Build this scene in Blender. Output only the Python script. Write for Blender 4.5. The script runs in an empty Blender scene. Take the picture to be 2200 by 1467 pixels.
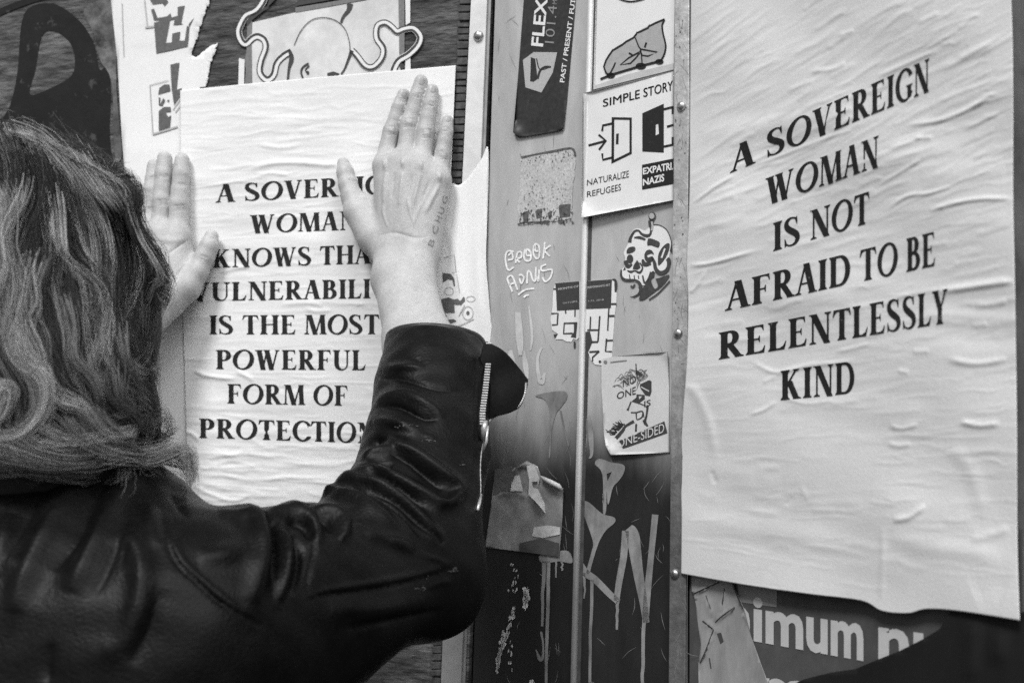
import bpy, math, random
import numpy as np
from mathutils import Vector, Matrix
from mathutils.geometry import delaunay_2d_cdt
from mathutils.bvhtree import BVHTree

random.seed(7)
RNG = np.random.default_rng(7)
SC = bpy.context.scene
COL = SC.collection

# ------------------------------------------------------------------ camera
FPX, CX, CY, SHIFT, ROLL, CAMH = 2200.0, 1100.0, 733.5, 324.5, 0.027, 1.50
cr, sr = math.cos(ROLL), math.sin(ROLL)
CAM = np.array([0.0, 0.0, CAMH])
RV = np.array([cr, 0, sr]); UV = np.array([-sr, 0, cr]); FV = np.array([0.0, 1.0, 0.0])
cd = bpy.data.cameras.new("camera")
cam = bpy.data.objects.new("camera", cd); COL.objects.link(cam)
cam.matrix_world = Matrix(((cr, -sr, 0, 0), (0, 0, -1, 0), (sr, cr, 0, CAMH), (0, 0, 0, 1)))
cd.sensor_width = 36; cd.lens = 36 * FPX / 2200; cd.shift_y = SHIFT / 2200
cd.clip_start = 0.02; cd.clip_end = 500
cd.dof.use_dof = True; cd.dof.focus_distance = 0.83; cd.dof.aperture_fstop = 7.1
SC.camera = cam

def rays(px, py):
    px = np.asarray(px, float); py = np.asarray(py, float)
    return FV * FPX + (px - CX)[..., None] * RV + ((CY + SHIFT) - py)[..., None] * UV
def at(px, py, Y):
    return CAM + rays(px, py) * (np.asarray(Y, float) / FPX)[..., None]
def proj(P):
    d = P - CAM
    y = d[..., 1]
    return CX + FPX * (d @ RV) / y, CY + SHIFT - FPX * (d @ UV) / y

# ------------------------------------------------------------------ light
SUN_EL, SUN_AZ = math.radians(50), math.radians(-30)   # azimuth measured from straight behind the camera, negative = left
w = bpy.data.worlds.new("World"); SC.world = w; w.use_nodes = True
nt = w.node_tree; nt.nodes.clear()
sky = nt.nodes.new("ShaderNodeTexSky"); sky.sky_type = 'NISHITA'; sky.sun_disc = False
sky.sun_elevation = SUN_EL; sky.sun_rotation = math.pi + SUN_AZ
sky.air_density = 1.0; sky.dust_density = 4.0
bwn = nt.nodes.new("ShaderNodeRGBToBW")
bg = nt.nodes.new("ShaderNodeBackground"); bg.inputs[1].default_value = 0.14
out = nt.nodes.new("ShaderNodeOutputWorld")
nt.links.new(sky.outputs[0], bwn.inputs[0]); nt.links.new(bwn.outputs[0], bg.inputs[0]); nt.links.new(bg.outputs[0], out.inputs[0])
sd = bpy.data.lights.new("sun", 'SUN'); sd.energy = 2.0; sd.angle = math.radians(16); sd.color = (1, 1, 1)
sun = bpy.data.objects.new("sun", sd); COL.objects.link(sun)
sv = Vector((math.sin(SUN_AZ) * math.cos(SUN_EL), -math.cos(SUN_AZ) * math.cos(SUN_EL), math.sin(SUN_EL)))
sun.rotation_euler = sv.to_track_quat('Z', 'Y').to_euler(); sun.location = (0, -3, 6)
SC.view_settings.view_transform = 'Standard'; SC.view_settings.look = 'None'
SC.view_settings.gamma = 1.0; SC.view_settings.exposure = 0.36
SC.render.engine = 'CYCLES'
SC.cycles.use_denoising = False

# ------------------------------------------------------------------ planes of the wall
class Plane:
    def __init__(s, P0, d):
        s.P0 = np.array(P0, float); s.d = np.array(d, float) / np.linalg.norm(d)
        s.n = np.array([s.d[1], -s.d[0], 0.0])
        if s.n[1] > 0: s.n = -s.n
    def pt(s, px, py, off=0.0):
        r = rays(px, py)
        off = np.asarray(off, float)
        t = ((s.P0 - CAM) @ s.n + off) / (r @ s.n)
        return CAM + r * t[..., None]
def vpdir(xv):                      # horizontal direction vanishing at image column xv
    return np.array([-(xv - CX), -FPX, 0.0])
A0 = at(1052, 400, 0.95)
PL = Plane(A0, vpdir(-6635))
PM = Plane(A0, vpdir(-2000))
B0 = PM.pt(1477, 700)
PR = Plane(B0, vpdir(-110))

# ------------------------------------------------------------------ materials
MATS = {}
def mat(name, v, rough=0.6, metal=0.0, amp=0.0, scale=40.0, stretch=(1, 1, 1), bump=0.0, bscale=300.0,
        spec=0.4, cast_shade=None, wear=None, amp2=0.0, scale2=8.0, sss=0.0, bdist=0.0006, ramp=None, attr=None, rvar=0.0):
    if name in MATS: return MATS[name]
    m = bpy.data.materials.new(name); m.use_nodes = True; t = m.node_tree; N = t.nodes; L = t.links
    b = N["Principled BSDF"]
    b.inputs["Roughness"].default_value = rough; b.inputs["Metallic"].default_value = metal
    b.inputs["Specular IOR Level"].default_value = spec
    g = N.new("ShaderNodeNewGeometry")
    mp = N.new("ShaderNodeMapping"); mp.inputs["Scale"].default_value = stretch
    L.new(g.outputs["Position"], mp.inputs[0])
    val = N.new("ShaderNodeValue"); val.outputs[0].default_value = v
    cur = val.outputs[0]
    def add_noise(cur, a, sc, det=6.0, ro=0.65):
        n = N.new("ShaderNodeTexNoise"); n.inputs["Scale"].default_value = sc; n.inputs["Detail"].default_value = det
        n.inputs["Roughness"].default_value = ro
        L.new(mp.outputs[0], n.inputs["Vector"])
        mr = N.new("ShaderNodeMapRange"); mr.inputs[1].default_value = 0.28; mr.inputs[2].default_value = 0.72
        mr.inputs[3].default_value = 1 - a; mr.inputs[4].default_value = 1 + a
        L.new(n.outputs[0], mr.inputs[0])
        mu = N.new("ShaderNodeMath"); mu.operation = 'MULTIPLY'
        L.new(cur, mu.inputs[0]); L.new(mr.outputs[0], mu.inputs[1])
        return mu.outputs[0], n
    nz = None
    if amp: cur, nz = add_noise(cur, amp, scale)
    if amp2: cur, _ = add_noise(cur, amp2, scale2, 4.0, 0.6)
    if wear:                                  # (noise scale, threshold, value where the print has broken up)
        n3 = N.new("ShaderNodeTexNoise"); n3.inputs["Scale"].default_value = wear[0]; n3.inputs["Detail"].default_value = 8; n3.inputs["Roughness"].default_value = .7
        L.new(mp.outputs[0], n3.inputs["Vector"])
        wm = N.new("ShaderNodeMapRange"); wm.inputs[1].default_value = wear[1]; wm.inputs[2].default_value = wear[1] + .06; L.new(n3.outputs[0], wm.inputs[0])
        mx = N.new("ShaderNodeMix"); L.new(wm.outputs[0], mx.inputs[0]); L.new(cur, mx.inputs[2]); mx.inputs[3].default_value = wear[2]; cur = mx.outputs[0]
    if cast_shade:                                  # (upper z, lower z, value in the shade): person's shade put into the colour, ragged at the top
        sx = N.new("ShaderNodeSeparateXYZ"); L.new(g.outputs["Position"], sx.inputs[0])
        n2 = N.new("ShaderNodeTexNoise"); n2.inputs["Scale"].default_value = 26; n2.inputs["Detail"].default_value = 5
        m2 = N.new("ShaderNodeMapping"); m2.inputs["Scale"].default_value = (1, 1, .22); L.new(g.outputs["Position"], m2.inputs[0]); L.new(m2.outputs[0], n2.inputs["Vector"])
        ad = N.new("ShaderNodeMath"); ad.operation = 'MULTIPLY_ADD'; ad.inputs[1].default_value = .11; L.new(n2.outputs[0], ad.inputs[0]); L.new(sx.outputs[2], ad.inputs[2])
        cm = N.new("ShaderNodeMapRange"); cm.interpolation_type = 'SMOOTHSTEP'; cm.inputs[1].default_value = cast_shade[1] + .055; cm.inputs[2].default_value = cast_shade[0] + .055
        cm.inputs[3].default_value = cast_shade[2] / v; cm.inputs[4].default_value = 1.0
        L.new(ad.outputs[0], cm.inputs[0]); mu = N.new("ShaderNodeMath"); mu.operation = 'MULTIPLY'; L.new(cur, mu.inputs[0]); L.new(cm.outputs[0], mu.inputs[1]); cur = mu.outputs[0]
    if attr:
        at_ = N.new("ShaderNodeAttribute"); at_.attribute_name = attr
        mu = N.new("ShaderNodeMath"); mu.operation = 'MULTIPLY'
        L.new(cur, mu.inputs[0]); L.new(at_.outputs["Fac"], mu.inputs[1]); cur = mu.outputs[0]
    L.new(cur, b.inputs["Base Color"])
    if rvar and nz:
        mr = N.new("ShaderNodeMapRange"); mr.inputs[1].default_value = 0.3; mr.inputs[2].default_value = 0.7
        mr.inputs[3].default_value = rough - rvar; mr.inputs[4].default_value = rough + rvar
        L.new(nz.outputs[0], mr.inputs[0]); L.new(mr.outputs[0], b.inputs["Roughness"])
    if bump:
        n = N.new("ShaderNodeTexNoise"); n.inputs["Scale"].default_value = bscale; n.inputs["Detail"].default_value = 5
        L.new(mp.outputs[0], n.inputs["Vector"])
        bp = N.new("ShaderNodeBump"); bp.inputs["Strength"].default_value = bump; bp.inputs["Distance"].default_value = bdist
        L.new(n.outputs[0], bp.inputs["Height"]); L.new(bp.outputs[0], b.inputs["Normal"])
    if sss:
        b.inputs["Subsurface Weight"].default_value = sss
        b.inputs["Subsurface Radius"].default_value = (0.004, 0.004, 0.004); b.inputs["Subsurface Scale"].default_value = 1.0
    MATS[name] = m
    return m

PAPER = mat("poster_paper", 0.74, 0.75, amp=0.05, scale=420, amp2=0.06, scale2=11, bump=0.28, bscale=650, spec=0.2, bdist=0.0005)
PAPER2 = mat("grey_poster_paper", 0.735, 0.75, amp=0.05, scale=420, amp2=0.07, scale2=11, bump=0.28, bscale=650, spec=0.2, bdist=0.0005)
STICK = mat("sticker_paper", 0.72, 0.5, amp=0.03, scale=500, amp2=0.05, scale2=30, spec=0.3)
STICKG = mat("sticker_paper_grey", 0.52, 0.5, amp=0.06, scale=300, amp2=0.06, scale2=40, spec=0.3)
INK = mat("black_ink", 0.018, 0.7, amp=0.35, scale=700, spec=0.2, wear=(210, .64, .16))
INKW = mat("ink_dark_grey", 0.045, 0.6, amp=0.2, scale=400, spec=0.3)
INKG = mat("ink_mid_grey", 0.18, 0.7, amp=0.25, scale=400, spec=0.2)
INKL = mat("ink_light_grey", 0.42, 0.7, amp=0.1, scale=400, spec=0.2)
WHITE = mat("white_ink", 0.72, 0.6, amp=0.05, scale=400, spec=0.2)

# ------------------------------------------------------------------ object helpers
def link(name, V, F, mats, parent=None, origin=None, smooth=False, midx=None):
    V = np.asarray(V, float)
    if parent is None:
        if origin is None:
            lo, hi = V.min(0), V.max(0); origin = np.array([(lo[0] + hi[0]) / 2, (lo[1] + hi[1]) / 2, lo[2]])
    else:
        origin = np.array(parent['_o'])
    me = bpy.data.meshes.new(name)
    V = V - origin
    if isinstance(F, np.ndarray):
        n, k = F.shape
        me.vertices.add(len(V)); me.vertices.foreach_set("co", V.astype(np.float32).ravel())
        me.loops.add(n * k); me.loops.foreach_set("vertex_index", F.astype(np.int32).ravel())
        me.polygons.add(n); me.polygons.foreach_set("loop_start", np.arange(0, n * k, k, dtype=np.int32))
        me.update(calc_edges=True); me.validate()
    else:
        me.from_pydata([tuple(v) for v in V], [], [tuple(f) for f in F])
    for m in (mats if isinstance(mats, (list, tuple)) else [mats]): me.materials.append(m)
    me.polygons.foreach_set("use_smooth", np.full(len(me.polygons), bool(smooth)))
    if midx is not None: me.polygons.foreach_set("material_index", np.asarray(midx, np.int32))
    o = bpy.data.objects.new(name, me); COL.objects.link(o)
    if parent is None: o.location = origin
    else: o.parent = parent
    o['_o'] = [float(x) for x in origin]
    return o
def empty(name, origin):
    o = bpy.data.objects.new(name, None); COL.objects.link(o); o.location = origin
    o['_o'] = [float(x) for x in origin]; o.empty_display_size = 0.05
    return o
def tag(o, label, cat, group=None, kind=None):
    if label: o['label'] = label
    if cat: o['category'] = cat
    if group: o['group'] = group
    if kind: o['kind'] = kind
    return o

class MB:                                   # mesh collector
    def __init__(s): s.V = []; s.F = []; s.n = 0
    def add(s, V, F):
        V = np.asarray(V, float); s.V.append(V); s.F += [tuple(i + s.n for i in f) for f in F]; s.n += len(V)
    def build(s, name, mats, parent=None, smooth=False):
        return link(name, np.concatenate(s.V), s.F, mats, parent, smooth=smooth)
def tube(path, rad, seg=10, cap=True):
    P = np.asarray(path, float); n = len(P); rad = np.broadcast_to(np.asarray(rad, float), (n,))
    T = np.gradient(P, axis=0); T /= np.linalg.norm(T, axis=1)[:, None] + 1e-12
    ref = np.array([0.3, -0.9, 0.31]); V = []
    a = np.linspace(0, 2 * math.pi, seg, endpoint=False)
    for i in range(n):
        u = np.cross(T[i], ref); u /= np.linalg.norm(u); v = np.cross(T[i], u)
        V.append(P[i] + rad[i] * (np.cos(a)[:, None] * u + np.sin(a)[:, None] * v))
    V = np.concatenate(V); F = []
    for i in range(n - 1):
        for j in range(seg):
            k = (j + 1) % seg; F.append((i * seg + j, i * seg + k, (i + 1) * seg + k, (i + 1) * seg + j))
    if cap: F.append(tuple(range(seg))[::-1]); F.append(tuple((n - 1) * seg + j for j in range(seg)))
    return V, F
def prism(plane, poly, o0, o1):             # outline in photograph pixels given thickness along the plane's normal
    p = np.array(poly, float); n = len(p)
    a = plane.pt(p[:, 0], p[:, 1], np.full(n, o1))
    base = a - plane.n * (o1 - o0)
    V = np.concatenate([a, base])
    F = [tuple(range(n)), tuple(range(2 * n - 1, n - 1, -1))] + [(i, n + i, n + (i + 1) % n, (i + 1) % n) for i in range(n)]
    return V, F

# ------------------------------------------------------------------ 2-D shapes (ink, stickers)
def inside(poly, x, y):
    poly = np.asarray(poly, float); r = np.zeros(x.shape, bool); n = len(poly); j = n - 1
    for i in range(n):
        xi, yi = poly[i]; xj, yj = poly[j]
        if yi != yj:
            c = ((yi > y) != (yj > y)) & (x < (xj - xi) * (y - yi) / (yj - yi) + xi); r ^= c
        j = i
    return r
def region(ops, g=None):
    """ops: list of (+1/-1, polygon): triangles of the running union / difference; g: spacing of interior points"""
    vs = []; es = []
    for s, p in ops:
        k = len(vs); n = len(p); vs += [Vector((float(a), float(b))) for a, b in p]; es += [(k + i, k + (i + 1) % n) for i in range(n)]
    al = np.array([[v.x, v.y] for v in vs]); lo, hi = al.min(0), al.max(0)
    if g:
        gx, gy = np.meshgrid(np.arange(lo[0] + g / 2, hi[0], g), np.arange(lo[1] + g / 2, hi[1], g))
        gx = gx.ravel(); gy = gy.ravel(); keep = np.zeros(gx.shape, bool)
        for s, p in ops:
            i = inside(p, gx, gy); keep = np.where(i, s > 0, keep)
        gx = gx[keep] + 0.013; gy = gy[keep] + 0.017
        vs += [Vector((float(a), float(b))) for a, b in zip(gx, gy)]
    V, E, F, *_ = delaunay_2d_cdt(vs, es, [], 0, 1e-4, False)
    V = np.array([[v.x, v.y] for v in V]); F = np.array([f[:3] for f in F], int)
    c = V[F].mean(1); keep = np.zeros(len(F), bool)
    for s, p in ops:
        i = inside(p, c[:, 0], c[:, 1]); keep = np.where(i, s > 0, keep)
    F = F[keep]
    u, inv = np.unique(F.ravel(), return_inverse=True)
    return V[u], inv.reshape(-1, 3)
def cr_spline(pts, n=8, closed=False):
    P = np.asarray(pts, float); m = len(P); out = []
    rng = range(m if closed else m - 1)
    for i in rng:
        g = lambda k: P[k % m] if closed else P[min(max(k, 0), m - 1)]
        p0, p1, p2, p3 = g(i - 1), g(i), g(i + 1), g(i + 2)
        for t in np.linspace(0, 1, n, endpoint=False):
            out.append(0.5 * (2 * p1 + (p2 - p0) * t + (2 * p0 - 5 * p1 + 4 * p2 - p3) * t * t + (3 * p1 - p0 - 3 * p2 + p3) * t ** 3))
    if not closed: out.append(P[-1])
    return np.array(out)
def stroke(pts, w, smooth=True, taper=None):
    """polygon of a pen stroke; w a number or one per point; points may carry their width as a third value"""
    P = np.asarray(pts, float)
    W = P[:, 2] if P.shape[1] == 3 else np.broadcast_to(np.asarray(w, float), (len(P),))
    Q = np.c_[P[:, :2], W]
    if smooth and len(Q) > 2: Q = cr_spline(Q, 6)
    p = Q[:, :2]; T = np.gradient(p, axis=0); T /= np.linalg.norm(T, axis=1)[:, None] + 1e-9
    N = np.c_[-T[:, 1], T[:, 0]]; h = Q[:, 2:3] / 2
    return np.concatenate([p + N * h, (p - N * h)[::-1]])
def ell(cx, cy, rx, ry, n=28, rot=0.0, a0=0, a1=2 * math.pi):
    a = np.linspace(a0, a1, n, endpoint=False); x = rx * np.cos(a); y = ry * np.sin(a)
    return np.c_[cx + x * math.cos(rot) - y * math.sin(rot), cy + x * math.sin(rot) + y * math.cos(rot)]
def ring(cx, cy, rx, ry, w, rot=0.0):
    return [(1, ell(cx, cy, rx, ry, rot=rot)), (-1, ell(cx, cy, rx - w, ry - w, rot=rot))]
def zt(pts, sc, ox, oy):                    # zoomed-view coordinates -> photograph pixels
    return [(p[0] / sc + ox, p[1] / sc + oy) + tuple(p[2:]) for p in pts]
ZERO = lambda x, y: np.zeros_like(x)
def flat(name, plane, ops, m, off, H=ZERO, g=None, parent=None):
    V, F = region(ops, g)
    W = plane.pt(V[:, 0], V[:, 1], off + H(V[:, 0], V[:, 1]))
    a = W[F[:, 0]]; nn = np.cross(W[F[:, 1]] - a, W[F[:, 2]] - a) @ plane.n
    F = np.where((nn < 0)[:, None], F[:, ::-1], F)
    return link(name, W, F, m, parent, smooth=(H is not ZERO))
def sheet(name, plane, ops, m, off, H=ZERO, g=None, parent=None, thick=0.0003):
    """a sheet of paper: the region, with its own thickness below it"""
    o = flat(name, plane, ops, m, off, H, g, parent)
    md = o.modifiers.new("thickness", 'SOLIDIFY'); md.thickness = thick; md.offset = -1
    return o
def seg_dist(x, y, poly):
    """distance to a polyline, and the signed side"""
    best = np.full(x.shape, 1e9); sg = np.zeros(x.shape); tt = np.zeros(x.shape)
    L = len(poly) - 1
    for i in range(L):
        ax, ay = poly[i][:2]; bx, by = poly[i + 1][:2]; dx, dy = bx - ax, by - ay; l2 = dx * dx + dy * dy + 1e-9
        t = np.clip(((x - ax) * dx + (y - ay) * dy) / l2, 0, 1)
        qx, qy = x - ax - t * dx, y - ay - t * dy; d = np.hypot(qx, qy)
        m = d < best; best = np.where(m, d, best); sg = np.where(m, np.sign(dx * qy - dy * qx), sg); tt = np.where(m, (i + t) / L, tt)
    return best, sg, tt
def ridges(lst):
    """height field (metres) over photograph pixels from wrinkle lines: (polyline, width px, height mm)"""
    prep = []
    for poly, wd, hmm in lst:
        q = cr_spline(poly, 5) if len(poly) > 2 else np.array(poly, float)
        lo = q.min(0) - 3 * wd; hi = q.max(0) + 3 * wd
        prep.append((q, wd, hmm / 1000, lo, hi))
    def H(x, y):
        x = np.asarray(x, float); y = np.asarray(y, float); h = np.zeros(x.shape)
        for q, wd, a, lo, hi in prep:
            m = (x > lo[0]) & (x < hi[0]) & (y > lo[1]) & (y < hi[1])
            if not m.any(): continue
            d, s, t = seg_dist(x[m], y[m], q)
            h[m] += a * np.exp(-(d / wd) ** 2) * np.clip(np.sin(math.pi * np.clip(t, 0.02, 0.98)) * 1.6, 0, 1)
        return h
    return H

# ------------------------------------------------------------------ serif capitals
T_, t_ = 0.180, 0.072
def VS(x, w=T_, y0=0.0, y1=1.0, s=0.06, b=True, tp=True):
    h = w / 2; l = []; r = []
    if b: l += [(x - h - s, y0), (x - h - s, y0 + .022), (x - h - s * .25, y0 + .06), (x - h, y0 + .14)]
    else: l += [(x - h, y0)]
    if tp: l += [(x - h, y1 - .14), (x - h - s * .25, y1 - .06), (x - h - s, y1 - .022), (x - h - s, y1)]
    else: l += [(x - h, y1)]
    r = [(2 * x - a, c) for a, c in l][::-1]
    return (1, l + r)
def DG(x0, y0, x1, y1, w): return (1, [(x0 - w / 2, y0), (x0 + w / 2, y0), (x1 + w / 2, y1), (x1 - w / 2, y1)])
def SF(x, y, hw, up): return (1, [(x - hw, y), (x + hw, y), (x + hw, y + .025 * up), (x + hw * .35, y + .07 * up), (x - hw * .35, y + .07 * up), (x - hw, y + .025 * up)])
def RC(x0, y0, x1, y1): return (1, [(x0, y0), (x1, y0), (x1, y1), (x0, y1)])
def TR(*p): return (1, list(p))
def ST(pts): return (1, stroke(pts, 0))
def bowl(x, y0, y1, rx, w=T_, th=t_):
    cy = (y0 + y1) / 2; ry = (y1 - y0) / 2; n = 16
    o = [(x - .0, y0)] + [(x + rx * .35 + rx * .65 * math.sin(a), cy - ry * math.cos(a)) for a in np.linspace(0, math.pi, n)] + [(x, y1)]
    i = [(x, y0 + th)] + [(x + rx * .30 + (rx * .70 - w) * math.sin(a), cy - (ry - th) * math.cos(a)) for a in np.linspace(0, math.pi, n)] + [(x, y1 - th)]
    return [(1, o), (-1, i)]
def GL(c):
    if c == 'I': return [VS(.16)], .32
    if c == 'E': return [VS(.16), RC(.2, .945, .52, 1), TR((.52, 1), (.53, .80), (.505, .80), (.47, .91), (.40, .95)), RC(.2, .49, .42, .535), TR((.42, .62), (.42, .40), (.395, .40), (.37, .49), (.33, .51), (.37, .535), (.395, .62)),
                         RC(.2, 0, .54, .055), TR((.54, 0), (.575, .24), (.55, .24), (.49, .10), (.38, .05))], .60
    if c == 'F': return [VS(.16), RC(.2, .945, .52, 1), TR((.52, 1), (.54, .78), (.515, .78), (.47, .91), (.38, .95)), RC(.2, .48, .42, .53), TR((.42, .62), (.42, .38), (.395, .38), (.37, .48), (.33, .505), (.37, .53), (.395, .62))], .57
    if c == 'L': return [VS(.16), RC(.2, 0, .50, .055), TR((.50, 0), (.56, .28), (.535, .28), (.46, .12), (.34, .05))], .57
    if c == 'T': return [VS(.31, tp=False), RC(.03, .945, .59, 1), TR((.03, 1), (0, .77), (.025, .77), (.09, .91), (.2, .95)), TR((.59, 1), (.62, .77), (.595, .77), (.53, .91), (.42, .95))], .62
    if c == 'H': return [VS(.16), VS(.60), RC(.2, .49, .6, .54)], .76
    if c == 'A': return [DG(.32, 1.02, .52, 0, .20), DG(.285, .98, .06, 0, .062), SF(.06, 0, .10, 1), SF(.53, 0, .15, 1), RC(.15, .32, .46, .375)], .66
    if c == 'V': return [DG(.14, 1, .34, -.02, .20), DG(.575, 1, .36, 0, .06), SF(.14, 1, .15, -1), SF(.57, 1, .10, -1)], .68
    if c == 'Y': return [DG(.13, 1, .33, .42, .19), DG(.55, 1, .35, .45, .06), VS(.32, y1=.5, tp=False), SF(.13, 1, .14, -1), SF(.55, 1, .10, -1)], .66
    if c == 'W': return [DG(.14, 1, .30, -.02, .19), DG(.43, .92, .29, 0, .06), DG(.43, 1, .62, -.02, .19), DG(.83, 1, .64, 0, .06), SF(.13, 1, .14, -1), SF(.43, 1, .13, -1), SF(.83, 1, .09, -1)], .95
    if c == 'M': return [DG(.11, 1, .09, 0, .06), DG(.19, 1, .42, -.02, .19), DG(.66, 1, .43, 0, .06), DG(.69, 1, .73, 0, .18), SF(.08, 0, .10, 1), SF(.73, 0, .15, 1), TR((.02, 1), (.26, 1), (.26, .96), (.02, .975)), TR((.64, 1), (.82, 1), (.82, .975), (.66, .94))], .86
    if c == 'N': return [DG(.13, 1, .13, 0, .06), DG(.15, 1, .60, -.02, .21), DG(.62, 1, .62, 0.05, .06), SF(.13, 0, .11, 1), SF(.62, 1, .11, -1), TR((.0, 1), (.25, 1), (.25, .95), (.0, .975))], .74
    if c == 'K': return [VS(.16), DG(.52, 1, .22, .48, .065), SF(.52, 1, .11, -1), DG(.29, .62, .53, 0, .20), SF(.55, 0, .14, 1)], .70
    if c == 'O': return [(1, ell(.40, .5, .40, .525, 40, -.10)), (-1, ell(.40, .5, .228, .452, 40, -.14))], .80
    if c == 'D': return bowl(.2, 0, 1, .55) + [VS(.16)], .76
    if c == 'P': return bowl(.2, .43, 1, .37) + [VS(.16)], .59
    if c == 'R': return bowl(.2, .47, 1, .36) + [VS(.16), DG(.30, .50, .56, 0, .19), SF(.57, 0, .13, 1)], .69
    if c == 'B': return bowl(.2, .50, 1, .33) + bowl(.2, 0, .545, .39) + [VS(.16)], .62
    if c == 'U': return [VS(.16, y0=.30, b=False), VS(.585, .06, y0=.30, b=False, s=.10)] + [(1, [(.07, .32)] + [(.342 - .272 * math.cos(a), .32 - .34 * math.sin(a)) for a in np.linspace(0, math.pi, 14)]), (-1, [(.2525, .33)] + [(.404 - .1515 * math.cos(a), .32 - .27 * math.sin(a)) for a in np.linspace(0, math.pi, 14)] + [(.5555, .33)])], .72
    if c in 'CG':
        o = [(1, ell(.40, .5, .40, .525, 40, 0)), (-1, ell(.425, .5, .245, .452, 40, 0)), (-1, [(.52, .26), (1, .2), (1, .8), (.52, .74)]), TR((.60, .98), (.62, .70), (.595, .70), (.55, .85), (.46, .94))]
        if c == 'C': o += [ST([(.60, .24, .04), (.52, .10, .055), (.42, .02, .06)])]
        else: o += [VS(.60, .17, y0=.06, y1=.46, b=False, tp=False), TR((.46, .46), (.74, .46), (.74, .43), (.60, .40), (.46, .43))]
        return o, (.68 if c == 'C' else .74)
    if c == 'S': return [ST([(.44, .76, .03), (.42, .90, .05), (.27, .975, .055), (.13, .92, .11), (.085, .77, .15), (.15, .62, .185), (.28, .50, .20), (.42, .37, .185), (.46, .22, .155), (.40, .08, .11), (.24, .022, .055), (.09, .09, .05), (.05, .25, .03)]),
                         TR((.45, 1.0), (.455, .72), (.43, .72), (.37, .92)), TR((.03, 0), (.025, .29), (.05, .29), (.12, .08))], .56
    return [], .25
def line_ops(text, x0, y0, x1, y1, h0, h1, slant=0.0, gap=0.042):
    """ops for a line of capitals whose baseline runs (x0,y0)-(x1,y1) with letter heights h0, h1 in pixels"""
    total = 0; glyphs = []
    for c in text:
        o, wd = GL(c); glyphs.append((o, total)); total += wd + gap
    total -= gap; res = []
    for o, dx in glyphs:
        for s, p in o:
            p = np.array(p, float); u = (p[:, 0] + dx) / total
            t = u * h1 / ((1 - u) * h0 + u * h1); hh = h0 + (h1 - h0) * t
            res.append((s, np.c_[x0 + (x1 - x0) * t + slant * p[:, 1] * hh, y0 + (y1 - y0) * t - p[:, 1] * hh]))
    return res, [len(o) for o, _ in glyphs]
def text_mesh(plane, lines, off, H, g):
    Vs = []; Fs = []; n = 0
    for ln in lines:
        ops, cnt = line_ops(*ln); k = 0
        for c in cnt:
            if c:
                V, F = region(ops[k:k + c], g); Vs.append(V); Fs.append(F + n); n += len(V)
            k += c
    return np.concatenate(Vs), np.concatenate(Fs)
def put(name, plane, V, F, m, off, H=ZERO, parent=None):
    W = plane.pt(V[:, 0], V[:, 1], off + H(V[:, 0], V[:, 1]))
    a = W[F[:, 0]]; nn = np.cross(W[F[:, 1]] - a, W[F[:, 2]] - a) @ plane.n
    F = np.where((nn < 0)[:, None], F[:, ::-1], F)
    return link(name, W, F, m, parent, smooth=(H is not ZERO))
def font_tris(body, bold=0.0, shear=0.0):
    cu = bpy.data.curves.new("t", 'FONT'); cu.body = body; cu.offset = bold; cu.shear = shear; cu.resolution_u = 3
    o = bpy.data.objects.new("t", cu); COL.objects.link(o)
    dg = bpy.context.evaluated_depsgraph_get(); me = o.evaluated_get(dg).to_mesh()
    me.calc_loop_triangles()
    V = np.array([v.co[:2] for v in me.vertices]); F = np.array([t.vertices[:] for t in me.loop_triangles], int)
    o.evaluated_get(dg).to_mesh_clear(); bpy.data.objects.remove(o); bpy.data.curves.remove(cu)
    return V, F
def sans(body, x0, y0, x1, y1, h0, h1=None, bold=0.0, slant=0.0, vert=None):
    """built-in sans letters with baseline (x0,y0)-(x1,y1) and cap heights h0, h1 (px)"""
    h1 = h1 or h0
    V, F = font_tris(body, bold)
    lo, hi = V[:, 0].min(), V[:, 0].max(); cap = 0.729
    u = (V[:, 0] - lo) / (hi - lo); t = u * h1 / ((1 - u) * h0 + u * h1); hh = (h0 + (h1 - h0) * t) * V[:, 1] / cap
    up = np.array(vert if vert else (slant, -1.0))
    return np.c_[x0 + (x1 - x0) * t + up[0] * hh, y0 + (y1 - y0) * t + up[1] * hh], F
def join2(parts):
    Vs = []; Fs = []; n = 0
    for V, F in parts: Vs.append(V); Fs.append(F + n); n += len(V)
    return np.concatenate(Vs), np.concatenate(Fs)
def multi(list_of_ops, g=None):             # several separate shapes -> one set of triangles
    return join2([region(o if isinstance(o, list) else [o], g) for o in list_of_ops])

def put_each(name, plane, ops, m, off, H=ZERO, parent=None):
    for o_ in ops:
        V, F = multi([o_]); put(name, plane, V, F, m, off, H, parent)
def lift(*corners):                         # curled-up corners of a sticker: (px, py, radius px, height mm)
    def H(x, y):
        h = np.zeros(np.shape(x))
        for cx, cy, r, a in corners: h = h + a / 1000 * np.exp(-((x - cx) ** 2 + (y - cy) ** 2) / (2 * (r * .45) ** 2))
        return h
    return H

# ================================================================== SETTING
ASPH = mat("asphalt", 0.05, 0.9, amp=0.4, scale=60, bump=0.5, bscale=200, bdist=0.004)
ground = link("ground", [(-150, -150, 0), (150, -150, 0), (150, 150, 0), (-150, 150, 0)], [(0, 1, 2, 3)], ASPH, origin=np.zeros(3))
tag(ground, "grey asphalt pavement in front of the wall", None, kind='structure')

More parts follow.
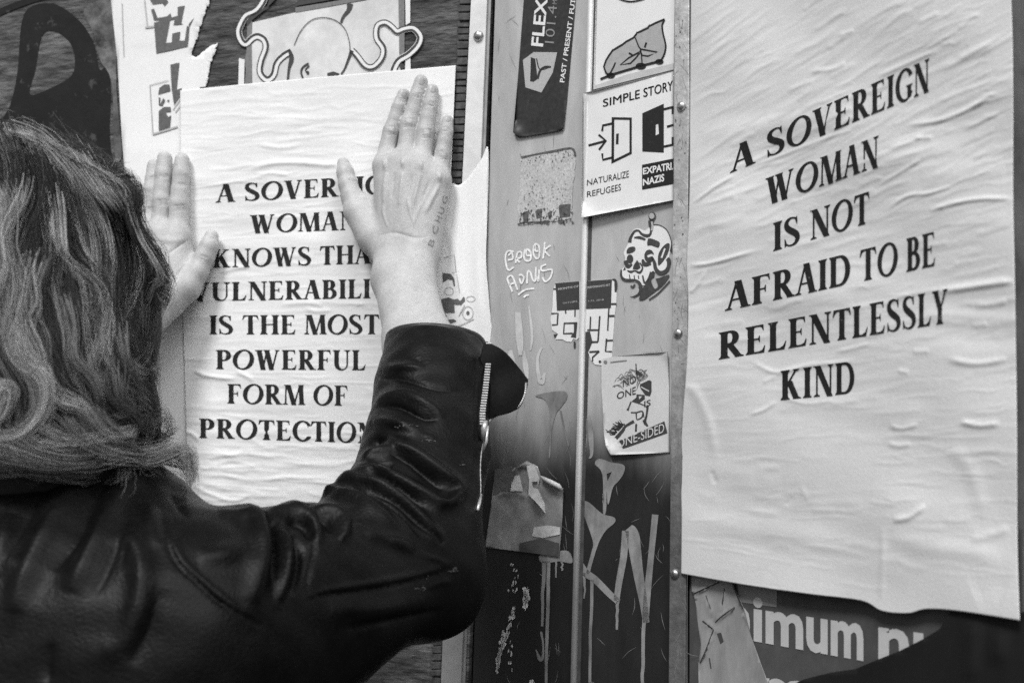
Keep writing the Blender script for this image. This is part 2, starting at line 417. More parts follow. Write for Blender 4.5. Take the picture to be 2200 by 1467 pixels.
WOOD = mat("weathered_plywood", 0.064, 0.8, amp=1.0, scale=60, stretch=(0.55, 0.55, 2.2), bump=1.0, bscale=130, amp2=0.8, scale2=13, bdist=0.0025)
WOODD = mat("dark_board", 0.03, 0.8, amp=0.9, scale=45, bump=0.9, bscale=90, bdist=0.002, amp2=0.5, scale2=12)
BLACKP = mat("black_paint", 0.006, 0.7, wear=(70, .60, .05), amp=0.5, scale=30, bump=0.4, bscale=60, bdist=0.002, spec=0.25)
STEEL = mat("galvanised_steel", 0.46, 0.42, metal=0.25, amp=0.10, scale=55, stretch=(1, 1, 0.35), amp2=0.20, scale2=12, bump=0.3, bscale=180, bdist=0.0008, rvar=0.08, cast_shade=(1.605, 1.505, 0.024))  # lower panels darkened in colour to imitate the person's cast shade
STEELD = mat("worn_steel_flange", 0.46, 0.45, metal=0.3, amp=0.22, scale=120, amp2=0.22, scale2=20, bump=0.5, bscale=260, bdist=0.001, rvar=0.1, cast_shade=(1.70, 1.45, 0.13))  # worn steel; shade on the lower flange is painted into the colour
STEELW = mat("pale_painted_steel", 0.62, 0.55, cast_shade=(1.52, 1.38, 0.20), amp=0.10, scale=70, amp2=0.12, scale2=15, bump=0.3, bscale=160, bdist=0.0008)  # strip's lower end carries the person's shade as colour
RODM = mat("seam_steel", 0.70, 0.32, metal=0.3, amp=0.12, scale=60, stretch=(1, 1, .3), rvar=0.05, cast_shade=(1.60, 1.40, 0.22))  # rod dims downward by shade put into its colour
DARKG = mat("dark_gap", 0.012, 0.8)
SCREW = mat("screw_steel", 0.45, 0.3, metal=0.9, amp=0.4, scale=200)
LOWP = mat("dark_grey_paint", 0.035, 0.42, amp=0.35, scale=40, amp2=0.3, scale2=10, bump=0.3, bscale=220, bdist=0.0006, spec=0.45, rvar=0.08)

YT, YB = -700, 4300
def rod_x(y): return 1270.5 - y * 0.0252
def la(y): return 1056 - (y) * 0.033         # left corner line
def fl0(y): return 1449 - y * 0.009          # flange left edge
def fl1(y): return 1481 - y * 0.006          # flange right edge
# weathered board carrying the left posters
o = MB()
o.add(*prism(PL, [(-1100, YT), (la(YT) - 2, YT), (la(YB) - 2, YB), (-1100, YB)], -0.022, -0.006))
board = o.build("plywood_board", WOOD)
tag(board, "weathered dark plywood hoarding with horizontal grain behind the octopus picture", "hoarding")
# black graffiti letter on it
g = [(1, cr_spline([(52, 30), (110, 8), (165, 40), (200, 90), (214, 150), (232, 140), (238, 200), (236, 300), (250, 420), (250, 760), (-60, 760), (-60, 330), (8, 250), (26, 210), (38, 150)], 5, True)),
     (-1, cr_spline([(90, 78), (118, 68), (150, 92), (161, 132), (152, 164), (112, 188), (64, 203), (76, 150)], 5, True))]
flat("graffiti", PL, g, BLACKP, -0.0055, parent=board)
flat("graffiti", PL, [(1, stroke([(-60, 60), (10, 22), (110, -12), (260, -40)], 14))], BLACKP, -0.0051, parent=board)
# pale scuffed patches left of the black letter
flat("paint_patch", PL, [(1, cr_spline([(180, 20), (246, 10), (250, 190), (262, 330), (246, 330), (240, 180), (214, 128), (200, 70)], 4, True))], mat("scuffed_grey_paint", 0.09, 0.8, amp=0.9, scale=60, amp2=0.7, scale2=18, bump=0.8, bscale=120, bdist=0.002), -0.0049, parent=board)

# ------------------------------------------------------------------ steel cabinet in the middle
cab = empty("steel_cabinet", PM.pt(np.array([1250.]), np.array([YB]), np.zeros(1))[0])
tag(cab, "grey steel cabinet covered in stickers and drips between the two posters", "cabinet")
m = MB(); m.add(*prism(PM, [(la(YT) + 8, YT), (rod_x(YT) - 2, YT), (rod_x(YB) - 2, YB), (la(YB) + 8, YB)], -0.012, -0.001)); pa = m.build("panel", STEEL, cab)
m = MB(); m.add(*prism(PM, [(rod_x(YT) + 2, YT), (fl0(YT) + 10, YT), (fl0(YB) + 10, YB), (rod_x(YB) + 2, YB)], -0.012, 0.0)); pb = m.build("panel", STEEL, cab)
# rolled seam between the panels
ys = np.linspace(YT, YB, 40)
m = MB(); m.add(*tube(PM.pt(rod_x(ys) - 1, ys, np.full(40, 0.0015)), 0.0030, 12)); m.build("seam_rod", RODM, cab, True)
m = MB(); m.add(*prism(PM, [(rod_x(YT) + 3, YT), (rod_x(YT) + 13, YT), (rod_x(YB) + 13, YB), (rod_x(YB) + 3, YB)], 0.0002, 0.0006)); m.build("seam_gap", mat("grimy_seam", 0.05, 0.7, amp=0.5, scale=80), cab)
# flange on the right edge with its turned-back lip
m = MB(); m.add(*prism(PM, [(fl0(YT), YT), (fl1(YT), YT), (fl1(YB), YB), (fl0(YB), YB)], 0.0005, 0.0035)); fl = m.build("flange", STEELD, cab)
md = fl.modifiers.new("bevel", 'BEVEL'); md.width = 0.0008; md.segments = 2
# dark reveal to the left of panel A and the cabinet's body behind
m = MB(); m.add(*prism(PM, [(la(YT) - 4, YT), (la(YT) + 10, YT), (la(YB) + 10, YB), (la(YB) - 4, YB)], -0.04, -0.0125)); m.build("recess", DARKG, cab)
def screw(plane, px, py, off, r=0.0042, parent=None, hole=False):
    c = plane.pt(np.array([px]), np.array([py]), np.array([off]))[0]
    n = plane.n; u = plane.d; v = np.array([0, 0, 1.0]); V = [c + n * r * .75]; F = []
    k = 14
    for i, (rr, hh) in enumerate([(.45, .70), (.78, .48), (1, .12), (1, -.3)]):
        for a in np.linspace(0, 2 * math.pi, k, endpoint=False): V.append(c + n * r * hh + r * rr * (math.cos(a) * u + math.sin(a) * v))
    for j in range(k): F.append((0, 1 + j, 1 + (j + 1) % k))
    for i in range(3):
        for j in range(k): F.append((1 + i * k + j, 1 + (i + 1) * k + j, 1 + (i + 1) * k + (j + 1) % k, 1 + i * k + (j + 1) % k))
    o = link("screw", V, F, SCREW, parent, smooth=True)
    # cross slot
    mm = MB()
    for a, b in ((u, v), (v, u)):
        q = c + n * r * .70
        mm.add([q + a * r * .5 + b * r * .09, q - a * r * .5 + b * r * .09, q - a * r * .5 - b * r * .09, q + a * r * .5 - b * r * .09,
                q + a * r * .5 + b * r * .09 + n * .0003, q - a * r * .5 + b * r * .09 + n * .0003, q - a * r * .5 - b * r * .09 + n * .0003, q + a * r * .5 - b * r * .09 + n * .0003],
               [(0, 1, 2, 3), (4, 5, 6, 7), (0, 1, 5, 4), (1, 2, 6, 5), (2, 3, 7, 6), (3, 0, 4, 7)])
    s = mm.build("slot", DARKG, o) if False else None
    return o
for (x, y) in ((1464, 229), (1457, 716), (1450, 1232)): screw(PM, x, y, 0.0036, 0.0042, cab)

# pale metal edge strip on the left wall
strip = empty("metal_edge_strip", PL.pt(np.array([1028.]), np.array([YB]), np.zeros(1))[0])
tag(strip, "pale metal edging strip with a round screw between plywood and steel cabinet", "edging strip")
def sl0(y): return 1012 - y * 0.050 + 0.000004 * y * y
def sl1(y): return 1046 - y * 0.038
m = MB()
yy = np.linspace(YT, YB, 24)
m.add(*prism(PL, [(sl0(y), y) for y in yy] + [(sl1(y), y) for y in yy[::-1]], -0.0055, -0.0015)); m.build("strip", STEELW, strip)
m = MB(); m.add(*prism(PL, [(sl1(YT), YT), (sl1(YT) + 9, YT), (sl1(YB) + 9, YB), (sl1(YB), YB)], -0.0055, -0.0045)); m.build("edge_lip", mat("lip_steel", 0.25, 0.5, metal=0.5, amp=0.3, scale=80), strip)  # shallow lip of darker steel along the strip's right edge
screw(PL, 1028, 78, -0.0012, 0.0050, strip)
# knobbly dark batten between poster and strip
bt = MB(); y = -300
r_ = random.Random(3)
while y < 1500:
    h = r_.uniform(13, 19); x0 = 979 - (y - 140) * .042 + r_.uniform(-1.5, 1.5); x1 = sl0(y) - 1
    bt.add(*prism(PL, [(x0, y), (x1, y + r_.uniform(-2, 2)), (x1 - 1, y + h - 3), (x0 + 1, y + h - 2)], -0.0058, -0.0045 + r_.uniform(0, .002))); y += h
bo = bt.build("ribbed_batten", mat("grimy_batten", 0.055, 0.7, amp=0.8, scale=150, bump=0.6, bscale=250, bdist=0.001))
md = bo.modifiers.new("bevel", 'BEVEL'); md.width = 0.0009; md.segments = 2
tag(bo, "narrow dark ribbed batten beside the right edge of the hand-held poster", "batten")

# ------------------------------------------------------------------ right wall panel and shutter
o = MB(); o.add(*prism(PR, [(1484, YT - 900), (2160, YT - 900), (2176, YB), (1484, YB)], -0.03, -0.006))
rb = o.build("poster_board", mat("board_grey", 0.12, 0.8, amp=0.4, scale=30)); tag(rb, "board behind the large right poster and the torn bill beneath it", "board")
# dark reveal between flange and board
o = MB(); o.add(*prism(PR, [(1477, YT), (1488, YT), (1488, YB), (1477, YB)], -0.02, -0.0065)); o.build("reveal", DARKG, rb)
mm = MB(); 
ysr = np.arange(-900, 3200, 46)
for y in ysr:
    xs = np.linspace(2150, 3300, 2)
    P = PR.pt(np.array([2150., 3300.]), np.array([y, y - (3300 - 2150) * (0)]), np.full(2, -0.05))
    z = P[0][2]; a = P[0]; b = P[0] + PR.d * 1.2
    a = a - PR.d * .1; h = 0.0085
    prof = [(0, -h), (0.006, -h * .8), (0.009, 0), (0.006, h * .8), (0, h), (-.02, h), (-.02, -h)]
    V = [p + PR.n * q + np.array([0, 0, zz]) for p in (a, b) for q, zz in prof]; k = len(prof)
    mm.add(V, [tuple(range(k)), tuple(range(2 * k - 1, k - 1, -1))] + [(i, (i + 1) % k, k + (i + 1) % k, k + i) for i in range(k)])
sh = mm.build("roller_shutter", mat("dark_shutter", 0.016, 0.45, metal=0.0, amp=0.4, scale=20), smooth=False)
tag(sh, "dark ribbed roller shutter beyond the right poster's edge", "shutter")
o = MB(); o.add(*prism(PR, [(2100, YT - 900), (3600, YT - 900), (3600, YB), (2100, YB)], -0.12, -0.07)); o.build("backing", DARKG, sh)

# ================================================================== POSTERS
# ---- right poster
def rand_ridges(n, box, dirf, ln, wd, amp, sd):
    r = np.random.default_rng(sd); out = []
    for _ in range(n):
        x = r.uniform(box[0], box[2]); y = r.uniform(box[1], box[3]); s = dirf(x, y) + r.normal(0, .05); L = r.uniform(*ln)
        out.append(([(x - L / 2, y - s * L / 2 + r.normal(0, 2)), (x - L / 6, y - s * L / 6 + r.normal(0, 3)), (x + L / 6, y + s * L / 6 + r.normal(0, 3)), (x + L / 2, y + s * L / 2 + r.normal(0, 2))], r.uniform(*wd), r.uniform(*amp) * r.choice([1, 1, 1, -.6])))
    return out
dirR = lambda x, y: (y - 1025) / (x + 110)
dirR2 = lambda x, y: (y - 1000) / (x + 110) * 1.25 - .03
z4 = lambda *p: [(a / 1.93 + 1440, b / 1.93) for a, b in p]
z5 = lambda *p: [(a / 1.93 + 1440, b / 1.93 + 600) for a, b in p]
WR = [(z4((90, 845), (150, 800), (200, 765), (270, 725)), 5, 2.4), (z4((80, 1100), (150, 1095), (230, 1075), (350, 1040)), 5, 2.6), (z4((78, 1215), (110, 1185), (150, 1120)), 5, 2.2),
      (z4((560, 560), (700, 470), (760, 450)), 6, .8), (z4((990, 520), (1090, 505), (1200, 470), (1330, 400)), 6, 2.0), (z4((1010, 575), (1090, 570)), 6, 1.4),
      (z4((900, 870), (980, 815), (1080, 800), (1170, 770)), 5, 1.8), (z4((1070, 880), (1160, 845), (1290, 825), (1420, 825)), 6, 2.4),
      (z4((1100, 1210), (1240, 1190), (1350, 1175), (1425, 1165)), 9, 3.2), (z4((580, 300), (680, 285), (730, 260)), 6, 1.5), (z4((690, 150), (740, 135), (760, 125)), 5, 1.2),
      (z4((850, 320), (980, 265), (1110, 205)), 6, 1.4), (z4((330, 690), (450, 650), (600, 590), (760, 535)), 5, 1.4), (z4((900, 620), (990, 590), (1050, 560)), 5, 1.2),
      (z4((860, 770), (960, 710), (1040, 660)), 5, 1.3), (z4((1020, 100), (1120, 50)), 7, 1.4), (z4((480, 380), (600, 330)), 6, 1.0), (z4((1180, 250), (1340, 175)), 8, 1.4),
      (z5((1150, 330), (1270, 350), (1400, 330)), 9, 2.0), (z5((1200, 590), (1280, 605), (1370, 595)), 8, 2.4), (z5((910, 605), (960, 618), (1030, 600)), 7, 1.8), (z5((900, 680), (950, 690), (1000, 680)), 7, 1.5),
      (z5((920, 1000), (990, 985), (1060, 935)), 8, 2.2), (z5((1260, 110), (1340, 105), (1400, 90)), 8, 1.6), (z5((1240, 190), (1320, 185)), 8, 1.0), (z5((690, 300), (760, 285), (830, 265)), 6, 1.2),
      (z5((340, 340), (400, 375), (460, 385), (560, 360), (700, 345), (770, 335)), 6, 1.5), (z5((330, 560), (390, 540), (440, 505)), 5, 1.5), (z5((380, 430), (440, 400)), 5, 1.0), (z5((940, 380), (990, 385)), 6, 1.2),
      (z5((450, 480), (560, 515), (680, 500)), 6, 1.0), (z5((880, 1010), (880, 1180), (875, 1330)), 9, .9), (z5((1250, 1300), (1340, 1270), (1400, 1290)), 42, -1.6), (z5((60, 440), (110, 480), (160, 600), (190, 760)), 14, 2.2),
      (z5((170, 790), (190, 850)), 7, -1.4), (z5((540, 850), (570, 920)), 8, .8), (z5((1160, 700), (1250, 800), (1300, 1000)), 22, 1.6), (z5((480, 940), (510, 900)), 7, -.8),
      (z5((1240, 1080), (1330, 1060), (1410, 1030)), 12, 1.5), (z5((1000, 300), (1080, 298)), 7, 1.2), (z5((900, 90), (1000, 60)), 6, 1.0)]
WR += rand_ridges(130, (1500, 0, 2170, 420), dirR2, (40, 150), (4, 7), (.1, .42), 1)
WR += rand_ridges(70, (1500, 420, 2170, 720), dirR, (40, 160), (4, 8), (.1, .4), 2)
WR += rand_ridges(60, (1500, 720, 2170, 1250), dirR, (40, 160), (5, 10), (.08, .3), 3)
WR = [(a, b * (.8 if i < 44 else 1), c * (.42 if i < 44 else 1)) for i, (a, b, c) in enumerate(WR)]
WR += rand_ridges(260, (1490, -40, 2175, 460), lambda x, y: dirR2(x, y) + .16 * math.sin(x / 47. + y / 31.), (35, 130), (2.4, 5.0), (.05, .20), 4) + rand_ridges(330, (1490, 440, 2180, 1270), dirR, (40, 170), (2.5, 5), (.03, .15), 6)
WR += rand_ridges(26, (1520, 60, 2150, 1200), lambda x, y: dirR(x, y) + .1, (180, 420), (16, 34), (.3, .9), 8)
HRr = ridges(WR)
def HR(x, y): return np.clip(HRr(x, y), -.003, .006) + .0012 * np.sin(x / 97. + y / 140.) + .0008 * np.sin(y / 61. - x / 83.)
def coons(Lf, Rf, Tf, Bf, nu, nv):
    """grid over a patch bounded by four polylines (photo px)"""
    def res(p, n):
        p = cr_spline(p, 8) if len(p) > 2 else np.array(p, float); s = np.r_[0, np.cumsum(np.linalg.norm(np.diff(p, axis=0), axis=1))]; t = np.linspace(0, s[-1], n)
        return np.c_[np.interp(t, s, p[:, 0]), np.interp(t, s, p[:, 1])]
    L = res(Lf, nv); R = res(Rf, nv); T = res(Tf, nu); B = res(Bf, nu)
    u = np.linspace(0, 1, nu)[None, :, None]; v = np.linspace(0, 1, nv)[:, None, None]
    P = (1 - u) * L[:, None] + u * R[:, None] + (1 - v) * T[None] + v * B[None] - ((1 - u) * (1 - v) * L[0] + u * (1 - v) * R[0] + (1 - u) * v * L[-1] + u * v * R[-1])
    P = P.reshape(-1, 2); i = np.arange(nv - 1)[:, None] * nu + np.arange(nu - 1)[None]; i = i.ravel()
    return P, np.c_[i, i + nu, i + nu + 1, i + 1]
def poster(name, plane, patch, m, off, H, thick=0.0003):
    P, F = patch
    W = plane.pt(P[:, 0], P[:, 1], off + H(P[:, 0], P[:, 1]))
    a = W[F[0, 0]]; nn = np.cross(W[F[0, 1]] - a, W[F[0, 2]] - a) @ plane.n
    if nn < 0: F = F[:, ::-1]
    o = link(name, W, F, m, smooth=True); md = o.modifiers.new("thickness", 'SOLIDIFY'); md.thickness = thick; md.offset = -1
    return o
rp = poster("poster", PR, coons([(1487, -420), (1484, 0), (1482, 250), (1481, 420), (1475, 560), (1478, 650), (1475, 780), (1466, 900), (1462, 1010), (1464, 1110), (1463, 1232)],
                                [(2150, -420), (2172, 0), (2176, 200), (2176, 420), (2180, 620), (2184, 900), (2185, 1150), (2190, 1332)],
                                [(1487, -420), (2150, -420)], [(1463, 1232), (1600, 1256), (1740, 1276), (1850, 1290), (1895, 1312), (1950, 1317), (1990, 1308), (2060, 1312), (2190, 1332)], 320, 560), PAPER2, 0.004, HR)
tag(rp, "large wrinkled white poster on the right with a six-line message ending in KIND", "poster")
V, F = text_mesh(PR, [("A SOVEREIGN", 1571, 371, 1997, 195, 53, 70), ("WOMAN", 1645, 441, 1888, 357, 57, 66), ("IS NOT", 1660, 540, 1868, 478, 60, 67),
                      ("AFRAID TO BE", 1560, 667, 2010, 570, 57, 73), ("RELENTLESSLY", 1543, 772, 2036, 693, 57, 73), ("KIND", 1676, 859, 1836, 844, 62, 69)], 0, HR, 7)
put("lettering", PR, V, F, INK, 0.0044, HR, rp)

# ---- poster being pasted up on the left
z3 = lambda *p: [(a / 2.619 + 220, b / 2.619 + 120) for a, b in p]
zb = lambda *p: [(a / 4.445 + 410, b / 4.445 + 640) for a, b in p]
WL = [(z3((830, 635), (950, 605), (1100, 600), (1250, 612), (1330, 605)), 6, 2.2), (z3((860, 680), (950, 660), (1050, 672)), 5, 1.2), (z3((880, 500), (1000, 520), (1120, 500)), 6, .9), (z3((1100, 430), (1250, 420)), 6, .7),
      (z3((650, 1220), (760, 1195), (830, 1180)), 5, 1.2), (z3((1000, 1400), (1150, 1390), (1250, 1410)), 5, 1.0),
      (zb((30, 690), (130, 735), (260, 760), (440, 770)), 5, 2.2), (zb((430, 690), (520, 740), (600, 790)), 5, 1.4), (zb((1080, 90), (1200, 130), (1350, 110)), 5, 1.0),
      ([(330, 905), (372, 925), (410, 930), (430, 950)], 5, 2.0), ([(440, 985), (520, 975), (600, 985)], 5, 1.0), ([(410, 1040), (450, 1060), (500, 1075), (540, 1062)], 5, 1.4), ([(560, 1030), (640, 1025), (720, 1030)], 5, 1.0), ([(470, 1005), (560, 1000)], 4, .9), ([(600, 990), (700, 1000), (780, 985)], 5, 1.0)]
WL += rand_ridges(60, (400, 190, 960, 520), lambda x, y: -.05, (50, 200), (4, 9), (.1, .45), 11)
WL += rand_ridges(60, (400, 520, 860, 930), lambda x, y: 0.02, (40, 160), (4, 8), (.15, .6), 12)
WL += rand_ridges(60, (400, 930, 800, 1105), lambda x, y: 0.05, (40, 140), (4, 7), (.2, .8), 13)
WL = [(a, b, c * .62) for a, b, c in WL]
WL += rand_ridges(420, (392, 180, 965, 1100), lambda x, y: (y - 760) / (x + 6635), (50, 200), (2.2, 4.5), (.05, .26), 14) + rand_ridges(30, (400, 200, 940, 1090), lambda x, y: .0, (120, 330), (9, 22), (.25, .7), 15)
HLr = ridges(WL)
def HL(x, y): return np.clip(HLr(x, y), -.002, .005) + .0008 * np.sin(x / 80. + y / 120.)
lp = poster("poster", PL, coons([(387, 195), (388, 400), (392, 640), (399, 900), (404, 1104)], [(979, 141), (972, 300), (962, 520), (952, 760), (944, 1118)],
                                [(387, 195), (560, 178), (760, 160), (979, 141)], [(404, 1104), (600, 1110), (944, 1118)], 280, 460), PAPER, -0.0015, HL)
tag(lp, "white poster held flat under two hands with an eight-line message ending in PROTECTION", "poster")
V, F = text_mesh(PL, [("A SOVEREIGN", 465, 435, 866, 415, 38, 41), ("WOMAN", 537, 501, 769, 493, 38.5, 40), ("KNOWS THAT", 457, 575, 830, 565, 38.5, 40.5), ("VULNERABILITY", 411, 647, 868, 639, 39, 41.5),
                      ("IS THE MOST", 449, 718, 815, 717.5, 40.5, 42), ("POWERFUL", 463, 792.5, 786, 795, 41, 43), ("FORM OF", 487.5, 866, 748, 871, 41.5, 43), ("PROTECTION", 427, 939.5, 806, 952, 41, 44)], 0, HL, 7)
put("lettering", PL, V, F, INK, -0.0011, HL, lp)

def tear(pts, a, sd):
    r = np.random.default_rng(sd); out = []
    for (x0, y0), (x1, y1) in zip(pts[:-1], pts[1:]):
        n = max(2, int(math.hypot(x1 - x0, y1 - y0) / 4))
        for t in np.linspace(0, 1, n, endpoint=False): out.append((x0 + (x1 - x0) * t + r.normal(0, a), y0 + (y1 - y0) * t + r.normal(0, a)))
    return out[1:]
# ---- older comic poster at the far left
HC = ridges(rand_ridges(40, (240, 0, 430, 900), lambda x, y: -.05, (40, 140), (5, 9), (.1, .5), 21))
cp = sheet("comic_poster", PL, [(1, [(244, -200), (238, 0), (252, 130), (262, 300), (270, 400), (285, 560), (300, 800), (315, 1090), (420, 1098), (430, 700), (430, 188), (441, 188)] + tear([(441, 188), (448, 160), (452, 138), (468, 93), (455, 98), (440, 110), (428, 117), (418, 123), (410, 121), (414, 105), (423, 84), (428, 64), (434, 46), (443, 20), (452, -5), (470, -200)], 1.4, 31))], PAPER, -0.0042, HC, 14)
tag(cp, "old torn comic poster with grey figures and a bolt at the board's upper left", "poster")
z1 = lambda *p: [(a / 3.93, b / 3.93) for a, b in p]
ops = [[(1, z1((1300, 195), (1500, 135), (1500, 60), (1560, 50), (1530, 200), (1600, 230), (1585, 395), (1320, 455))), (-1, z1((1435, 175), (1475, 165), (1465, 215), (1580, 205), (1560, 345), (1515, 345), (1522, 270), (1455, 285), (1450, 360), (1400, 365)))],
       [(1, z1((1275, 85), (1300, 75), (1330, 155), (1410, 140), (1440, 115), (1455, 170), (1300, 175)))], [(1, z1((1265, 0), (1400, -20), (1420, 20), (1390, 55), (1370, 30), (1290, 40)))], [(1, z1((1590, 210), (1640, 150), (1620, 190), (1600, 230)))],
       [(1, z1((1438, 548), (1515, 530), (1492, 760), (1535, 745), (1525, 810), (1470, 890), (1450, 760)))],
       [(1, z1((1335, 800), (1345, 745), (1385, 715), (1430, 715), (1440, 770), (1390, 785)))], [(1, z1((1340, 820), (1355, 830), (1350, 880), (1380, 830), (1395, 850), (1370, 900), (1340, 890)))],
       [(1, z1((1340, 940), (1380, 905), (1440, 905), (1445, 945), (1400, 950), (1420, 990), (1445, 975), (1435, 1085), (1340, 1105)))], [(1, z1((1410, 850), (1430, 840), (1425, 870)))]]
put_each("drawing", PL, ops, mat("ink_print_grey", 0.10, 0.7, amp=0.3, scale=300), -0.0037, HC, cp)
ops = [[(1, stroke(z1((1220, 0), (1245, 235)), 2.2))], [(1, stroke(z1((1030, 30), (1045, 480)), 1.6))], [(1, stroke(z1((1265, 720), (1290, 1140)), 1.8))], [(1, stroke(z1((1265, 720), (1420, 680)), 1.5))], [(1, stroke(z1((1290, 1135), (1500, 1070)), 4))], [(1, stroke(z1((1225, 235), (1300, 225)), 4))],
       [(1, stroke(z1((1460, 930), (1500, 870), (1535, 830), (1530, 880), (1480, 950)), 2))]]
put_each("drawing", PL, ops, INKL, -0.0034, HC, cp)

# ---- octopus paste-up
z2 = lambda *p: [tuple([a[0] / 3.667 + 460, a[1] / 3.667] + list(a[2:])) for a in p]
op = sheet("octopus_picture", PL, [(1, z2((300, 180), (640, 100), (1180, 10), (1455, -60), (1462, 120), (1470, 700), (280, 760), (285, 400)))], mat("pasteup_paper", 0.60, 0.7, amp=.1, scale=120, amp2=.15, scale2=20), -0.0050)
tag(op, "pasted-up picture of a pale octopus head with curling tentacles above the held poster", "picture")
wl = [z2((400, -60), (390, 10), (330, 90), (250, 130), (205, 210), (195, 260), (215, 320), (250, 345), (300, 300), (345, 285), (395, 315), (410, 380), (375, 480), (365, 570), (415, 625), (465, 590), (490, 500), (545, 440), (605, 405)),
      z2((1080, 400), (1120, 440), (1190, 525), (1260, 530), (1325, 460), (1335, 380), (1285, 300), (1290, 210), (1345, 185), (1395, 215), (1440, 255), (1500, 235), (1570, 230), (1620, 290), (1600, 360), (1530, 430), (1450, 480), (1410, 560), (1400, 640))]
ops = [[(1, stroke(w_, 14))] for w_ in wl]
V, F = multi(ops); put("drawing", PL, V, F, WHITE, -0.0045, parent=op)
def offset_line(pts, d):
    p = cr_spline(pts, 5); T = np.gradient(p, axis=0); T /= np.linalg.norm(T, axis=1)[:, None]
    return p + np.c_[-T[:, 1], T[:, 0]] * d
ops = [[(1, stroke(offset_line(wl[0], -3.5), 5, False))], [(1, stroke(offset_line(wl[0], 7), 2, False))], [(1, stroke(offset_line(wl[1], 3.5), 5, False))], [(1, stroke(offset_line(wl[1], -7), 2, False))],
       [(1, stroke(z2((590, 390, 5), (610, 460, 10), (590, 540, 6), (580, 640, 4)), 0))], [(1, stroke(z2((1070, 30, 14), (1060, 80, 9), (1020, 130, 6), (1000, 180, 5)), 0))],
       [(1, stroke(z2((1085, 400, 9), (1065, 450, 6), (1030, 540, 4), (1000, 585, 3)), 0))], [(1, z2((890, 578), (940, 565), (985, 580), (985, 595), (895, 602)))],
       [(1, stroke(z2((745, 500), (700, 530), (685, 570), (700, 620)), 4))], [(1, stroke(z2((750, 520), (720, 550), (735, 580)), 3))], [(1, ell(460 + 738 / 3.667, 575 / 3.667, 3, 4))],
       [(1, stroke(z2((630, 360), (680, 250), (760, 165), (860, 140), (960, 165), (1030, 230), (1065, 330), (1070, 400)), 1.6))], [(1, z2((480, 0), (400, 80), (300, 160), (262, 210), (250, 170), (300, 110), (420, 50), (440, -30), (500, -30)))],
       [(1, z2((640, 50), (900, 5), (1200, -50), (1200, -70), (660, 0)))], [(1, ell(460 + 1480 / 3.667, 525 / 3.667, 5, 6))]]
V, F = multi(ops); put("drawing", PL, V, F, INKW, -0.0043, parent=op)
ops = [[(1, z2((262, 140), (300, 140), (296, 400), (300, 700), (238, 700), (250, 560), (240, 480), (255, 400)))], [(1, z2((1452, -40), (1500, -40), (1500, 430), (1460, 480)))], [(1, z2((640, 62), (900, 20), (1300, -50), (1300, -20), (900, 55), (640, 100)))]]
V, F = multi(ops); put("drawing", PL, V, F, INKG, -0.00455, parent=op)
ops = [[(1, z2((195, 460), (240, 470), (235, 700), (190, 700)))], [(1, z2((1505, -40), (1545, -40), (1545, 180), (1510, 200)))], [(1, z2((1510, 440), (1545, 420), (1550, 600), (1500, 600)))]]
put_each("border", PL, ops, WHITE, -0.0047, parent=op)

# ---- torn white sheet under the forearm
HT = ridges([([(990, 400), (985, 560), (1000, 725)], 9, 1.5), ([(1030, 345), (1025, 540), (1035, 725)], 9, 1.8), ([(960, 480), (975, 540), (985, 640)], 6, 1.5), ([(1043, 330), (1041, 420), (1046, 560), (1053, 725)], 6, 2.5)])
ts = sheet("torn_sheet", PL, [(1, cr_spline([(1048, 316), (1050, 380), (1047, 470), (1044, 560), (1050, 640), (1058, 730), (1056, 800), (930, 800), (936, 600), (950, 480), (966, 400), (985, 398), (1000, 388), (1022, 360), (1036, 338)], 4, True))], PAPER, 0.0005, HT, 7)
tag(ts, "torn white sheet hanging over the edging strip beside the raised wrist", "paper sheet")
zd = lambda *p: [tuple([a[0] / 4.078 + 890, a[1] / 4.078 + 380] + list(a[2:])) for a in p]
ops = [[(1, zd((245, 840), (320, 850), (350, 890), (358, 960), (345, 955), (335, 905), (300, 895), (250, 925)))], [(1, zd((235, 1070), (300, 1055), (350, 1075), (440, 1050), (445, 1090), (410, 1120), (350, 1115), (355, 1190), (250, 1190)))], [(1, zd((268, 1255), (350, 1245), (370, 1265), (275, 1295)))], [(1, ell(890 + 470 / 4.078, 380 + 1192 / 4.078, 3.6, 4.2))], [(1, ell(890 + 268 / 4.078, 380 + 1218 / 4.078, 4, 4))]]
V, F = multi(ops); put("drawing", PL, V, F, mat("ink_print_grey", 0.10), 0.0010, HT, ts)
ops = [ring(890 + 470 / 4.078, 380 + 1192 / 4.078, 12, 15, 1.6), ring(890 + 495 / 4.078, 380 + 1068 / 4.078, 10, 6.5, 1.3), ring(890 + 305 / 4.078, 380 + 1000 / 4.078, 10, 9, 1.4), [(1, stroke(zd((260, 710), (350, 682), (365, 830), (330, 840)), 1.6, False))], [(1, stroke(zd((280, 1325), (400, 1300), (520, 1245)), 2))], [(1, stroke(zd((370, 850), (385, 940), (395, 1010)), 1.3))], [(1, stroke(zd((390, 1220), (420, 1160), (440, 1120)), 2))]]
V, F = multi(ops); put("drawing", PL, V, F, INKL, 0.0011, HT, ts)

# ================================================================== STICKERS ON THE CABINET
zf = lambda *p: [tuple([a[0] / 2.934 + 1000, a[1] / 2.934] + list(a[2:])) for a in p]
zg = lambda *p: [tuple([a[0] / 2.934 + 1000, a[1] / 2.934 + 480] + list(a[2:])) for a in p]
zh = lambda *p: [tuple([a[0] / 2.588 + 1000, a[1] / 2.588 + 900] + list(a[2:])) for a in p]
